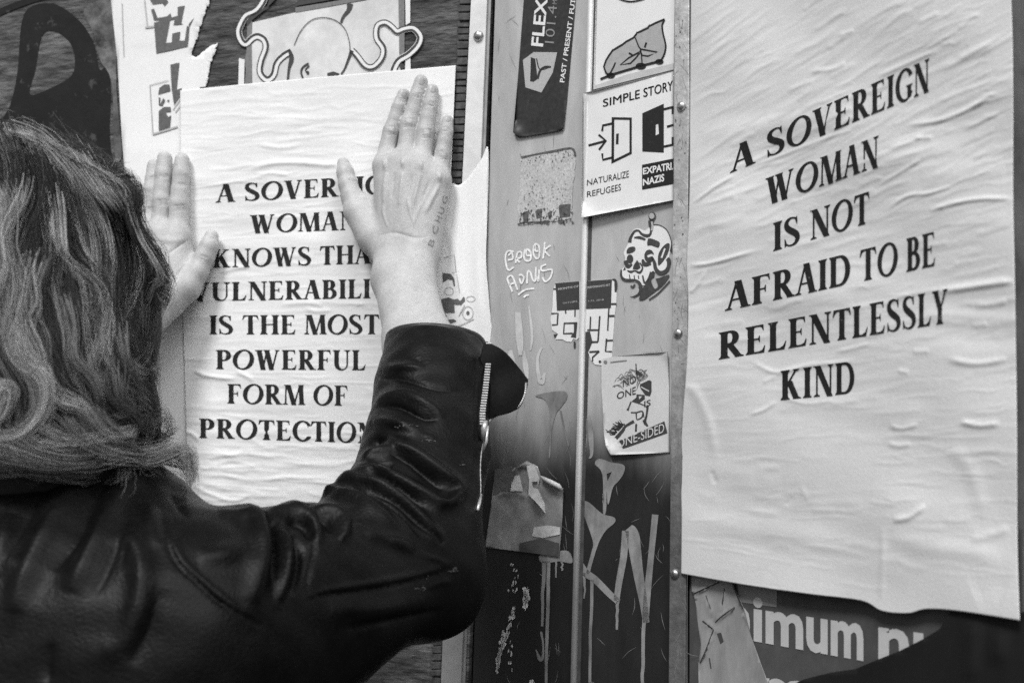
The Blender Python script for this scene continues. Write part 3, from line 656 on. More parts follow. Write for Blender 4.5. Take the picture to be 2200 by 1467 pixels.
# radio sticker
BST = mat("black_sticker", 0.028, 0.45, amp=0.4, scale=250, amp2=0.2, scale2=40, spec=0.35)
s = sheet("sticker", PM, [(1, zf((372, -60), (700, -60), (690, 80), (640, 640), (618, 800), (605, 822), (330, 868), (300, 835), (330, 500)))], BST, -0.0004, lift((1102, 286, 26, 4), (1208, 276, 18, 2)), 7)
tag(s, "tall black radio sticker with pale shield emblem and sideways lettering", "sticker")
V, F = multi([[(1, zf((430, 330), (578, 332), (550, 460), (478, 585), (378, 552), (362, 380))), (-1, zf((412, 362), (440, 372), (455, 500), (430, 518), (408, 515))), (-1, stroke(zf((448, 370), (470, 440), (535, 425)), 2.5)), (-1, stroke(zf((455, 500), (470, 450), (500, 425), (538, 425)), 5))]])
put("emblem", PM, V, F, INKL, -0.0001, parent=s)
up = (0, 0)
V, F = sans("FLEX", 1166, 101, 1176, -2, 26, 26, 0.02, vert=(-1.0, -0.10)); put("lettering", PM, V, F, WHITE, -0.0001, parent=s)
parts = [sans("PAST / PRESENT / FUTURE", 1212, 178, 1241, -35, 10, 10, 0.02, vert=(-1.0, -0.12))]
V, F = join2(parts); put("lettering", PM, V, F, WHITE, -0.0001, parent=s)
V, F = sans("101.4", 1190, 94, 1197, 14, 21, 21, -0.008, vert=(-1.0, -0.1)); put("lettering", PM, V, F, mat("ink_dim_white", 0.25, 0.7), -0.0001, parent=s)
V, F = sans("MHz", 1196, 10, 1199, -14, 10, 10, 0.0, vert=(-1.0, -0.1)); put("lettering", PM, V, F, mat("ink_dim_white", 0.25, 0.7), -0.0001, parent=s)
V, F = region([(1, zf((300, 835), (318, 845), (345, 862), (330, 870), (305, 850)))]); put("torn_corner", PM, V, F, INKL, -0.0001, parent=s)
# scuffed square sticker remains
r = np.random.default_rng(5)
edge = []
for (ax, ay), (bx, by) in zip([(1118, 338), (1180, 326), (1228, 318), (1237, 345), (1230, 400), (1228, 470), (1170, 478), (1114, 484), (1112, 440), (1117, 390)], [(1180, 326), (1228, 318), (1237, 345), (1230, 400), (1228, 470), (1170, 478), (1114, 484), (1112, 440), (1117, 390), (1118, 338)]):
    for t in np.linspace(0, 1, 8, endpoint=False): edge.append((ax + (bx - ax) * t + r.normal(0, .9), ay + (by - ay) * t + r.normal(0, .9)))
s = sheet("sticker", PM, [(1, edge)], mat("scuffed_sticker", 0.46, 0.7, amp=0.38, scale=600, amp2=0.15, scale2=60), -0.0004)
tag(s, "square scratched-off sticker with black speckled remains below the radio sticker", "sticker")
ops = []
for i in range(420):
    x = r.uniform(1117, 1230); y = 330 + 150 * r.beta(2.2, .8) if r.random() < .75 else r.uniform(325, 350) - (x - 1175) * .1
    L = r.uniform(.7, 3.0) * (2.0 if y > 448 else 1); a = r.normal(1.2, .7); k = r.integers(4, 7)
    an = np.sort(r.uniform(0, 6.28, k)); rr = L * r.uniform(.35, 1, k)
    ops.append([(1, [(x + q * math.cos(b) * .7, y + q * math.sin(b)) for q, b in zip(rr, an)])])
for x0, y0, x1, y1 in ((1122, 455, 1136, 478), (1200, 440, 1226, 468), (1150, 450, 1165, 470), (1176, 455, 1186, 470)): ops.append([(1, [(x0, y0 + 4), (x0 + 4, y0), (x1, y0 - 2), (x1 - 1, y1 - 3), (x0 + 3, y1)])])
ops.append([(1, stroke([(1120, 339, 5), (1150, 332, 3), (1190, 325, 5), (1228, 319, 4), (1236, 335, 4)], 0))]); ops.append([(1, stroke([(1112, 482), (1130, 478), (1160, 477), (1180, 474)], 3))])
parts = []
for o_ in ops:
    try: parts.append(region(o_))
    except Exception: pass
V, F = join2([p for p in parts if len(p[1])])
ok = (V[:, 0] > 1108) & (V[:, 0] < 1238) & (V[:, 1] < 487); F = F[ok[F].all(1)]
put("speckles", PM, V, F, mat("dark_grey_speck", 0.09, 0.7, amp=0.5, scale=300), -0.0001, parent=s)
# white leaf-drawing sticker
s = sheet("sticker", PM, [(1, zf((822, -80), (1320, -80), (1312, 440), (806, 566)))], STICK, 0.0006)
tag(s, "white sticker with a grey saw-toothed leaf drawing above the door pictogram sticker", "sticker")
LEAF = zf((1255, 125), (1240, 160), (1245, 210), (1262, 290), (1250, 350), (1225, 385), (1115, 415), (920, 480), (890, 455), (875, 420), (885, 385), (895, 355), (925, 315), (960, 290), (1000, 270), (1050, 240), (1080, 205), (1150, 165), (1200, 145))
V, F = multi([[(1, LEAF)]]); put("drawing", PM, V, F, mat("ink_pale_grey", 0.36, 0.7, amp=0.1, scale=200), 0.0009, parent=s)
ops = [[(1, stroke(zf((1255, 125), (1240, 160), (1245, 210), (1262, 290), (1250, 350), (1225, 390)), 3.6))], [(1, stroke(zf((1255, 122), (1200, 145), (1160, 165), (1165, 152), (1150, 178), (1075, 212), (1090, 198), (1060, 238), (1005, 268), (1020, 258), (990, 282), (930, 318), (935, 308), (905, 350), (880, 392), (890, 372), (872, 420), (885, 460), (905, 478)), 3.6, False))],
       [(1, stroke(zf((850, 500), (920, 472), (1110, 415), (1245, 382)), 4.5, False))], [(1, ell(1000 + 915 / 2.934, 477 / 2.934, 9, 6))], [(1, ell(1000 + 1105 / 2.934, 418 / 2.934, 11, 7))], [(1, ell(1000 + 1222 / 2.934, 390 / 2.934, 9, 5.5))],
       [(1, stroke(zf((905, 475), (930, 430), (945, 395)), 3))], [(1, stroke(zf((1070, 238), (1090, 290), (1105, 320), (1115, 420)), 2.6))], [(1, stroke(zf((1105, 325), (1030, 365), (975, 410), (1040, 400), (1075, 365), (1105, 325)), 3, False))], [(1, stroke(zf((1100, 310), (1210, 330), (1150, 355), (1115, 350), (1100, 320)), 3, False))],
       [(1, stroke(zf((1030, 335), (1055, 350)), 3.5))], [(1, stroke(zf((1140, 270), (1130, 300)), 4))], [(1, stroke(zf((960, -10), (1010, 8), (1060, 10), (1130, -6)), 3))]]
V, F = multi(ops); put("drawing", PM, V, F, INK, 0.0012, parent=s)
V, F = region([(1, zf((1020, 470), (1312, 400), (1312, 440), (806, 566), (806, 545)))]); put("glue_stain", PM, V, F, mat("glue_grey", 0.48, 0.6, amp=0.1, scale=90), 0.0008, parent=s)
# door pictogram sticker
s = sheet("sticker", PM, [(1, zf((738, 590), (1312, 452), (1312, 1262), (728, 1372)))], STICK, 0.0040, lift((1249, 467, 34, 4.5), (1251, 202, 22, 2.5)), 7)
tag(s, "white pictogram sticker with an open and a black door headed SIMPLE STORY", "sticker")
parts = [sans("SIMPLE STORY", 1295, 230, 1445, 194, 17, 22, 0.0), sans("SIMPLE STORY", 1295.7, 230.3, 1445.7, 194.3, 17, 22, 0.0), sans("NATURALIZE", 1261, 399, 1351, 381, 13, 15.5, 0.0), sans("REFUGEES", 1261, 424, 1334, 409, 13, 15, 0.0)]
ops = [[(1, stroke(zf((775, 918), (880, 890)), 4.6))], [(1, stroke(zf((840, 850), (885, 888), (842, 945)), 4.6, False))], [(1, stroke(zf((862, 828), (866, 792), (930, 778)), 4.6, False))], [(1, stroke(zf((862, 968), (866, 1008), (930, 992)), 4.6, False))],
       [(1, zf((922, 740), (1048, 742), (1048, 970), (920, 1032))), (-1, zf((938, 754), (1034, 756), (1034, 960), (936, 1008)))], [(1, zf((950, 845), (966, 842), (964, 908), (948, 910)))],
       [(1, zf((1115, 715), (1250, 655), (1250, 962), (1115, 955))), (-1, zf((1200, 785), (1215, 780), (1220, 845), (1198, 855)))], [(1, stroke(zf((1250, 690), (1312, 675)), 4.8))], [(1, stroke(zf((1306, 675), (1306, 720)), 4))], [(1, stroke(zf((1270, 800), (1312, 788)), 4.8))], [(1, stroke(zf((1250, 925), (1312, 912)), 4.8))], [(1, stroke(zf((1306, 912), (1306, 865)), 4))],
       [(1, zf((1113, 1040), (1312, 1000), (1312, 1160), (1113, 1196)))]]
V, F = join2(parts + [multi(ops)]); put("pictograms", PM, V, F, INK, 0.0043, parent=s)
tv, tf = sans("EXPATRIATE", 1381, 375, 1468, 360, 14, 16.5, 0.03)
k = (tv[tf][:, :, 0] < 1446.5).all(1); tf = tf[k]
V, F = join2([(tv, tf), sans("NAZIS", 1381, 399, 1427, 389, 14, 16, 0.03)]); put("lettering", PM, V, F, WHITE, 0.0046, parent=s)
# skull sticker
z6 = lambda *p: [tuple([a[0] / 6.667 + 1310, a[1] / 6.667 + 440] + list(a[2:])) for a in p]
SK = z6((620, 285), (720, 295), (810, 355), (860, 450), (885, 560), (870, 640), (850, 760), (855, 860), (800, 960), (720, 990), (650, 960), (560, 1040), (520, 1140), (450, 1150), (380, 1110), (200, 1080), (160, 1010), (170, 930), (210, 880), (220, 760), (200, 690), (240, 600), (280, 520), (285, 450), (340, 360), (420, 340), (500, 370), (560, 330))
s = sheet("sticker", PM, [(1, cr_spline(SK, 3, True))], STICK, 0.0006)
tag(s, "cut-out cartoon skull sticker with a worm through its eye and black record below", "sticker")
ops = [[(1, cr_spline(z6((540, 520), (560, 480), (640, 500), (715, 540), (700, 610), (650, 600), (590, 580), (540, 580)), 3, True))], [(1, cr_spline(z6((245, 650), (280, 610), (350, 600), (368, 640), (330, 680), (250, 700)), 3, True))],
       [(1, ell(1310 + 565 / 6.667, 440 + 735 / 6.667, 10.5, 14)), (-1, stroke(z6((540, 740), (600, 720), (640, 760)), 6))], [(1, ell(1310 + 290 / 6.667, 440 + 775 / 6.667, 7, 9.5))], [(1, z6((340, 870), (390, 790), (420, 830), (440, 900), (400, 930), (330, 920)))],
       [(1, cr_spline(z6((690, 800), (700, 700), (760, 600), (830, 550), (860, 580), (830, 700), (770, 800), (700, 870)), 3, True)), (-1, stroke(z6((740, 760), (790, 620)), 4))],
       [(1, stroke(z6((285, 540, 8), (300, 470, 6), (350, 385, 5), (410, 370, 4), (460, 420, 5), (530, 445, 7), (580, 420, 5), (590, 350, 4), (585, 290, 9), (590, 230, 12)), 0))], ring(1310 + 608 / 6.667, 440 + 165 / 6.667, 8, 9, 2), [(1, z6((560, 190), (650, 200), (620, 245), (575, 240)))],
       [(1, stroke(z6((600, 740, 4), (640, 830, 7), (660, 920, 8), (720, 975, 9), (800, 950, 8), (840, 880, 7), (845, 800, 9), (820, 770, 8)), 0))], [(1, stroke(z6((620, 285), (720, 295), (810, 355), (860, 450), (885, 560), (865, 660)), 2))],
       [(1, stroke(z6((165, 930, 3), (165, 1020, 5), (220, 1075, 6), (380, 1085, 5), (440, 1160, 8), (420, 1250, 9), (330, 1310, 7)), 0))], [(1, z6((215, 880), (230, 930), (190, 940)))],
       [(1, cr_spline(z6((420, 1340), (480, 1180), (560, 1080), (600, 960), (640, 960), (650, 1060), (840, 1000), (830, 1060), (740, 1170), (620, 1260), (500, 1350), (440, 1365)), 3, True)), (-1, cr_spline(z6((590, 1080), (640, 1040), (690, 1160), (640, 1200)), 3, True))],
       [(1, stroke(z6((250, 940, 2), (300, 960, 5), (360, 945, 3), (430, 970, 5), (470, 900, 3), (430, 830, 3)), 0))], [(1, stroke(z6((280, 1000), (290, 1060)), 2))], [(1, stroke(z6((350, 1010), (355, 1065)), 2))], [(1, stroke(z6((410, 1010), (415, 1060)), 2))], [(1, stroke(z6((470, 1010, 3), (500, 1120, 4), (550, 1060, 3), (590, 960, 4)), 0))],
       [(1, stroke(z6((220, 800, 8), (260, 880, 9), (320, 850, 4)), 0))], [(1, stroke(z6((470, 780, 4), (500, 850, 10), (590, 840, 6)), 0))], [(1, stroke(z6((560, 1360), (700, 1260), (860, 1090)), 3))], [(1, stroke(z6((300, 1160), (330, 1180), (360, 1140)), 4))], [(1, stroke(z6((350, 470, 3), (430, 470, 6), (510, 500, 4)), 0))], [(1, stroke(z6((890, 620), (895, 690)), 5))]]
V, F = multi(ops); put("drawing", PM, V, F, mat("skull_ink", 0.045, 0.6, amp=0.4, scale=300), 0.0009, parent=s)
V, F = multi([[(1, cr_spline(z6((330, 1310), (290, 1300), (300, 1270), (380, 1200), (420, 1210), (400, 1270)), 3, True))], [(1, ell(1310 + 600 / 6.667, 440 + 160 / 6.667, 5.5, 6.5))], [(1, stroke(z6((600, 240), (610, 300), (600, 370)), 4))]]); put("drawing", PM, V, F, INKL, 0.0012, parent=s)
# performance month sticker, split by the seam
z7 = lambda *p: [tuple([a[0] / 6.988 + 1170, a[1] / 6.988 + 590] + list(a[2:])) for a in p]
MZ = z7((160, 130), (520, 100), (640, 95), (1060, 65), (1085, 180), (1075, 440), (1050, 620), (1025, 1000), (1010, 1250), (880, 1360), (760, 1350), (700, 1290), (660, 1180), (640, 1000), (520, 940), (480, 980), (430, 960), (400, 1010), (330, 1005), (270, 970), (160, 970), (200, 890), (110, 830), (90, 660), (120, 480), (125, 260))
SPL = [[p for p in MZ]]
s = empty("sticker", PM.pt(np.array([1255.]), np.array([780.]), np.array([0.0]))[0])
tag(s, "torn black and white maze-pattern event sticker cut in two by the seam", "sticker")
left = [(1, MZ), (-1, [(rod_x(500) - 6, 500), (1500, 500), (1500, 900), (rod_x(900) - 6, 900)])]
right = [(1, MZ), (-1, [(rod_x(500) + 5, 500), (1000, 500), (1000, 900), (rod_x(900) + 5, 900)])]
sheet("sheet", PM, left, STICK, -0.0004, parent=s); sheet("sheet", PM, right, STICK, 0.0007, parent=s)
def maze(side):
    L = [[(1, z7((160, 130), (520, 100), (520, 520), (185, 540), (175, 300)))], [(1, stroke(z7((100, 585), (200, 580), (190, 750), (110, 755)), 3.6, False))], [(1, stroke(z7((315, 530), (318, 585)), 2.8))], [(1, stroke(z7((458, 520), (455, 630)), 2.8))], [(1, stroke(z7((490, 725), (295, 730), (285, 885), (420, 880)), 3.8, False))], [(1, z7((440, 730), (490, 735), (470, 950), (390, 935), (440, 860)))], [(1, z7((130, 900), (205, 885), (150, 950)))], [(1, stroke(z7((130, 215), (170, 215)), 3))], [(1, stroke(z7((450, 1000), (450, 1100)), 4))]]
    R = [[(1, z7((620, 98), (1010, 70), (995, 500), (620, 515)))], [(1, stroke(z7((1015, 75, 3), (1060, 85, 5), (1070, 170, 6), (1065, 260, 4)), 0))], [(1, stroke(z7((1000, 440), (1080, 440)), 4))], [(1, stroke(z7((965, 505), (958, 620), (948, 840)), 3))], [(1, stroke(z7((955, 620), (1050, 618)), 4.4))], [(1, stroke(z7((690, 630), (682, 830)), 3))], [(1, stroke(z7((828, 620), (815, 830), (800, 1010)), 3.4, False))], [(1, stroke(z7((640, 832), (820, 830)), 3.6))], [(1, stroke(z7((700, 1010), (800, 1010)), 4))], [(1, z7((610, 860), (680, 850), (720, 1010), (660, 1150), (620, 1080)))], [(1, stroke(z7((670, 1160), (820, 1150)), 4))], [(1, stroke(z7((820, 1150), (720, 1240), (720, 1300)), 3.4, False))], [(1, stroke(z7((930, 960), (915, 1150), (1010, 1155)), 3.6, False))], [(1, stroke(z7((930, 990), (1025, 985)), 3.6))], [(1, ell(1170 + 830 / 6.988, 590 + 1305 / 6.988, 3, 3))]]
    return L if side == 0 else R
V, F = multi(maze(0)); put("print", PM, V, F, INKW, -0.0001, parent=s)
V, F = multi(maze(1)); put("print", PM, V, F, INKW, 0.0010, parent=s)
V, F = join2([sans("MONTH OF", 1199, 623.5, 1243, 617, 4.6, bold=0.02), sans("OCTOBER", 1209, 653, 1241, 649, 3.6)]); put("lettering", PM, V, F, INKL, 0.0001, parent=s)
V, F = join2([sans("PERFORMANCE ART", 1262, 620, 1311, 614, 4.6, bold=0.02), sans("1-31, 2018", 1264, 648.5, 1297, 645.5, 3.8)]); put("lettering", PM, V, F, INKL, 0.0012, parent=s)
# NO ONE IS ONE-SIDED
z8 = lambda *p: [tuple([a[0] / 6.1125 + 1290, a[1] / 6.1125 + 750] + list(a[2:])) for a in p]
s = sheet("sticker", PM, [(1, z8((15, 130), (180, 95), (885, 35), (900, 500), (910, 1355), (130, 1390), (70, 1270), (45, 1100), (15, 500)))], mat("sticker_paper_dull", 0.56, 0.5, amp=0.05, scale=300, amp2=0.06, scale2=30), 0.0012, lift((1302, 972, 34, 5), (1437, 757, 20, 2.5)), 6)
tag(s, "pale sticker of a thin drawn figure lettered NO ONE IS ONE-SIDED", "sticker")
parts = [sans("NO", 1338, 831, 1366, 822, 16, 17, 0.01), sans("ONE", 1325, 858, 1366, 846, 15, 17, 0.01), sans("IS", 1384, 874, 1398, 870, 13, 13, 0.01)]
ops = [[(1, z8((180, 1235), (840, 945), (880, 1100), (205, 1340)))],
       [(1, z8((520, 460), (640, 405), (670, 420), (670, 560), (650, 615), (590, 605), (520, 500))), (-1, stroke(z8((530, 490), (640, 550)), 3))],
       [(1, z8((400, 690), (470, 635), (475, 590), (580, 600), (585, 650), (530, 690), (510, 710), (470, 690))), (-1, z8((500, 610), (550, 615), (510, 660)))],
       [(1, stroke(z8((465, 190, 2), (475, 320, 3), (490, 400, 2)), 0))], [(1, stroke(z8((470, 290, 6), (520, 330, 7), (545, 340, 3)), 0))],
       [(1, stroke(z8((400, 690, 3), (370, 770, 3), (355, 800, 6)), 0))], [(1, stroke(z8((430, 685), (560, 730), (620, 770)), 2.2))], [(1, stroke(z8((620, 740, 5), (605, 870, 4), (585, 950, 6), (620, 1010, 4)), 0))], [(1, stroke(z8((400, 830), (470, 830), (550, 815), (570, 890)), 2.6))], [(1, stroke(z8((470, 840, 3), (480, 920, 2), (545, 890, 3), (555, 830, 2)), 0))],
       [(1, stroke(z8((440, 945, 7), (330, 1010, 5), (290, 1070, 7), (180, 1200, 8)), 0))], [(1, stroke(z8((470, 980), (465, 1080)), 4))], [(1, stroke(z8((560, 930), (585, 990)), 3))]]
rr = np.random.default_rng(9)
for i in range(22):
    a = rr.uniform(0, 1); bx, by = 330 - 150 * a, 970 + 160 * a
    ops.append([(1, stroke(z8((bx, by, 3), (bx - rr.uniform(20, 70), by + rr.uniform(-50, 10), 2), (bx - rr.uniform(60, 130), by + rr.uniform(-70, 0), 1)), 0))])
V, F = join2(parts + [multi(ops)]); put("drawing", PM, V, F, INKW, 0.0015, parent=s)
ops = []
for i in range(26):
    x = rr.uniform(130, 520); y = 470 - (x - 130) * .42 + rr.uniform(-60, 60)
    ops.append([(1, stroke(z8((x, y), (x + rr.uniform(20, 60), y - rr.uniform(10, 60)), (x + rr.uniform(70, 110), y + rr.uniform(-40, 30)), (x + rr.uniform(60, 140), y + rr.uniform(10, 40))), 1.2))])
for i in range(12):
    ops.append([(1, stroke(z8((rr.uniform(470, 560), rr.uniform(380, 560)), (rr.uniform(480, 620), rr.uniform(260, 420)), (rr.uniform(560, 630), rr.uniform(260, 360))), 1.0))])
ops.append([(1, stroke(z8((130, 175), (200, 165), (345, 150)), 3))]); ops.append([(1, ell(1290 + 65 / 6.11, 750 + 170 / 6.11, 4, 4))])
V, F = multi(ops); put("drawing", PM, V, F, INKG, 0.0014, parent=s)
V, F = sans("ONE-SIDED", 1326, 963, 1427, 928, 19, 21, 0.0); put("lettering", PM, V, F, mat("sticker_paper_dull", .56), 0.0018, parent=s)
# torn peeling sticker low on the left panel
HP = ridges([(zh((165, 425), (260, 405), (350, 440)), 4, 2.5), (zh((250, 310), (300, 250), (360, 260)), 6, 4), (zh((420, 320), (540, 395)), 5, 4), (zh((360, 420), (440, 530)), 6, 3)])
s = sheet("sticker", PM, [(1, zh((165, 280), (230, 262), (285, 270), (340, 232), (400, 262), (420, 320), (545, 398), (538, 560), (522, 762), (110, 712), (140, 500)))], mat("faded_sticker", 0.26, 0.6, amp=0.4, scale=60, amp2=0.35, scale2=18), 0.0004, HP, 6)
tag(s, "faded half-torn sticker with curled paper flakes near the jacket's zip end", "sticker")
V, F = multi([[(1, zh((262, 320), (300, 310), (320, 400), (250, 400)))], [(1, zh((340, 260), (380, 250), (412, 330), (400, 380), (440, 470), (445, 525), (400, 470), (350, 420), (355, 340))), (-1, zh((370, 350), (400, 345), (405, 390), (375, 380)))]]); put("torn_flake", PM, V, F, mat("torn_paper", 0.55, 0.7, amp=0.3, scale=120), 0.0025, HP, parent=s)
P = PM.pt(np.array([1163., 1180., 1200., 1208.]), np.array([1025., 1034., 1044., 1052.]), np.array([.004, .007, .007, .004])); m = MB(); m.add(*tube(P, [.0015, .0022, .0022, .0012], 10)); m.build("paper_curl", mat("torn_paper", 0.55), s, True)
V, F = region([(1, zh((380, 600), (460, 590), (525, 600), (525, 640), (430, 660), (370, 650)))]); put("torn_flake", PM, V, F, mat("torn_paper", 0.55), 0.0012, HP, parent=s)
V, F = region([(1, zh((300, 690), (420, 660), (520, 690), (520, 765), (300, 735)))]); put("torn_flake", PM, V, F, mat("dark_stain", 0.07, 0.7, amp=0.5, scale=60), 0.0013, HP, parent=s)
V, F = region([(1, zh((165, 280), (230, 262), (285, 270), (250, 400), (155, 420)))]); put("torn_flake", PM, V, F, mat("dark_stain2", 0.10, 0.7, amp=0.5, scale=60), 0.0009, HP, parent=s)

# ------------------------------------------------------------------ graffiti on the cabinet
z9 = lambda *p: [tuple([a[0] / 3.668 + 1030, a[1] / 3.668 + 500] + list(a[2:])) for a in p]
CH = mat("white_marker", 0.80, 0.8, amp=0.25, scale=260)
W_ = 3.7
ops = [z9((270, 150), (225, 145), (205, 190), (215, 270), (235, 295), (270, 270)), z9((225, 180), (255, 160), (262, 205), (225, 215)), z9((285, 240), (300, 160), (330, 155), (328, 195), (295, 205), (318, 235)), z9((360, 130), (350, 180), (365, 220), (400, 215), (405, 160), (375, 130), (370, 175), (400, 180)), z9((430, 100), (425, 160), (445, 200), (470, 190), (470, 110), (440, 90), (440, 140), (470, 145)), z9((515, 75), (510, 140), (500, 205)), z9((560, 100), (515, 140), (555, 185)),
       z9((260, 465), (225, 380), (225, 350), (260, 345), (300, 450)), z9((235, 410), (275, 395)), z9((310, 340), (330, 400), (350, 350), (320, 330), (310, 360)), z9((375, 400), (380, 310), (400, 310), (420, 370), (440, 375), (445, 270)), z9((525, 250), (490, 265), (495, 300), (570, 290), (560, 350), (520, 385), (495, 350)), z9((305, 490), (360, 450), (430, 440)), z9((350, 510), (365, 495), (390, 490)), z9((450, 345), (465, 380), (470, 290))]
V, F = multi([[(1, stroke(o_, W_))] for o_ in ops]); put("marker_tag", PM, V, F, CH, -0.0003, parent=cab)
SP = mat("thin_pale_paint", 0.20, 0.55, amp=0.35, scale=130, amp2=0.3, scale2=34, stretch=(1, 1, .5))
def drip(x, y0, y1, w0, w1, wob=2):
    n = 7; ys = np.linspace(y0, y1, n)
    return stroke([(x + rr.normal(0, wob * .3) - (y - y0) * .02, y, w0 + (w1 - w0) * k / (n - 1)) for k, y in enumerate(ys)], 0)
ops = [[(1, cr_spline(zh((720, 250), (745, 220), (810, 240), (880, 255), (880, 300), (850, 345), (820, 380), (800, 460), (790, 470), (785, 400), (782, 510), (765, 520), (762, 310)), 4, True)), (-1, zh((785, 305), (815, 292), (790, 345)))],
       [(1, cr_spline(zh((645, 490), (650, 455), (690, 465), (760, 525), (825, 545), (830, 575), (780, 620), (740, 690), (705, 800), (690, 855), (672, 850), (700, 740), (710, 690), (690, 620)), 4, True))],
       [(1, stroke(zh((640, 800, 10), (670, 855, 16), (720, 890, 15), (800, 970, 14), (850, 1015, 13)), 0))], [(1, stroke(zh((840, 1010, 12), (855, 900, 14), (880, 760, 15), (890, 620, 15)), 0))], [(1, stroke(zh((905, 605, 20), (930, 650, 28), (960, 850, 22), (990, 1020, 17), (1005, 1130, 14)), 0))], [(1, stroke(zh((1000, 1130, 14), (1010, 980, 15), (1030, 780, 13), (1055, 530, 14)), 0))],
       [(1, drip(1271, 1245, 1470, 7, 6))], [(1, drip(1327, 1290, 1352, 7, 5))], [(1, drip(1383, 1335, 1475, 8, 7))], [(1, drip(1256, 1230, 1285, 6, 3))], [(1, drip(1296, 1080, 1060, 3, 3))], [(1, drip(1271, 1465, 1470, 9, 11))]]
put_each("spray_tag", PM, ops, SP, 0.0005, parent=cab)
ops = [[(1, cr_spline(zh((410, 760), (470, 740), (560, 730), (590, 760), (590, 800), (520, 790), (430, 800)), 4, True))], [(1, drip(1168, 1205, 1345, 9, 5))], [(1, drip(1179, 1205, 1475, 8, 6))], [(1, stroke(zh((420, 1180, 5), (432, 1250, 4), (430, 1320, 5), (415, 1335, 8), (392, 1280, 2)), 0))], [(1, drip(1195, 1205, 1240, 4, 3))], [(1, drip(1208, 1205, 1225, 4, 3))],
       [(1, cr_spline(zg((440, 1085), (560, 1058), (630, 1060), (640, 1100), (600, 1160), (570, 1200), (545, 1300), (535, 1460), (525, 1460), (535, 1300), (530, 1180), (500, 1110)), 4, True))], [(1, stroke(zg((600, 1180, 4), (620, 1280, 3), (650, 1400, 3)), 0))]]
put_each("spray_tag", PM, ops, SP, -0.0004, parent=cab)
V, F = multi([[(1, stroke(zg((480, 780, 5), (455, 850, 6), (460, 950, 8), (480, 1000, 12), (500, 940, 5)), 0))], [(1, stroke(zg((330, 560, 12), (340, 700, 16), (350, 830, 10)), 0))], [(1, stroke(zg((280, 800, 10), (300, 900, 14), (310, 960, 6)), 0))], [(1, stroke(zg((365, 800, 5), (380, 900, 12), (390, 980, 5)), 0))], [(1, stroke(zg((400, 520, 4), (420, 700, 6), (410, 800, 3)), 0))]]); put("paint_drip", PM, V, F, mat("wash_paint", 0.50, 0.6, amp=0.25, scale=70), -0.0005, parent=cab)
V, F = multi([[(1, stroke(zg((780, 1210, 4), (790, 1330, 11), (795, 1450, 7), (780, 1480, 3)), 0))], [(1, stroke(zg((765, 1230, 3), (760, 1350, 5), (755, 1440, 2)), 0))]]); put("paint_drip", PM, V, F, mat("wash_paint2", 0.22, 0.6, amp=0.35, scale=70), 0.0006, parent=cab)
CHIP = mat("bare_chipped_metal", 0.55, 0.6, amp=0.4, scale=120)
ops = []
def chips(x0, y0, x1, y1, n, w, L):
    for i in range(n):
        t = rr.random(); x = x0 + (x1 - x0) * t + rr.normal(0, w); y = y0 + (y1 - y0) * t + rr.normal(0, 3); k = 7; an = np.sort(rr.uniform(0, 6.28, k)); q = L * rr.uniform(.3, 1, k)
        ops.append([(1, [(x + a * .45 * math.cos(b) + (-.2) * a * math.sin(b), y + a * math.sin(b)) for a, b in zip(q, an)])])
chips(1128, 1262, 1132, 1300, 22, 3, 12); chips(1105, 1300, 1085, 1380, 26, 2.0, 9); chips(1084, 1360, 1066, 1440, 40, 2.2, 11); chips(1115, 1240, 1100, 1270, 9, 6, 6); chips(1100, 1370, 1096, 1440, 8, 3, 7); chips(1100, 1210, 1112, 1240, 6, 3, 6); chips(1140, 1465, 1146, 1470, 8, 3, 8)
pr = []
for o_ in ops:
    try:
        p = region(o_)
        if len(p[1]): pr.append(p)
    except Exception: pass
V, F = join2(pr); put("paint_chips", PM, V, F, CHIP, -0.0002, parent=cab)
ops = []
for i in range(90):
    y = rr.uniform(20, 1460); x = fl0(y) + rr.uniform(4, 28) ; L = rr.uniform(1, 4)
    an = np.sort(rr.uniform(0, 6.28, 6)); q = L * rr.uniform(.4, 1, 6); ops.append([(1, [(x + a * .6 * math.cos(b), y + a * math.sin(b)) for a, b in zip(q, an)])])
pr = []
for o_ in ops:
    try:
        p = region(o_)
        if len(p[1]): pr.append(p)
    except Exception: pass
V, F = join2(pr); put("rust_specks", PM, V, F, mat("rust_speck", 0.10, 0.8), 0.0038, parent=cab)

# ================================================================== BELOW THE RIGHT POSTER
za = lambda *p: [tuple([a[0] / 2.75 + 1400, a[1] / 2.75 + 1100] + list(a[2:])) for a in p]
s = sheet("bill_poster", PR, [(1, za((225, 100), (2190, 100), (2190, 1500), (225, 1500)))], mat("bill_grey", 0.08, 0.7, amp=0.2, scale=60, amp2=0.15, scale2=10), -0.0055)
tag(s, "dark grey bill with large pale lower-case letters under the right poster", "poster")
V, F = join2([sans("nimum", 1556, 1361, 1855, 1415, 96, 112, 0.03), sans("nu", 1887, 1421, 2024, 1446, 114, 122, 0.03)]); put("lettering", PR, V, F, mat("bill_letter", 0.56, 0.7, amp=0.08, scale=80), -0.0050, parent=s)
V, F = join2([sans("rs", 1628, 1520, 1740, 1535, 100, 104, 0.035)]); put("lettering", PR, V, F, mat("bill_letter", 0.56), -0.0050, parent=s)
V, F = region([(1, za((490, 300), (745, 340), (738, 560), (520, 530)))]); put("pale_block", PR, V, F, mat("bill_pale", 0.27, 0.7, amp=0.1, scale=80), -0.0051, parent=s)
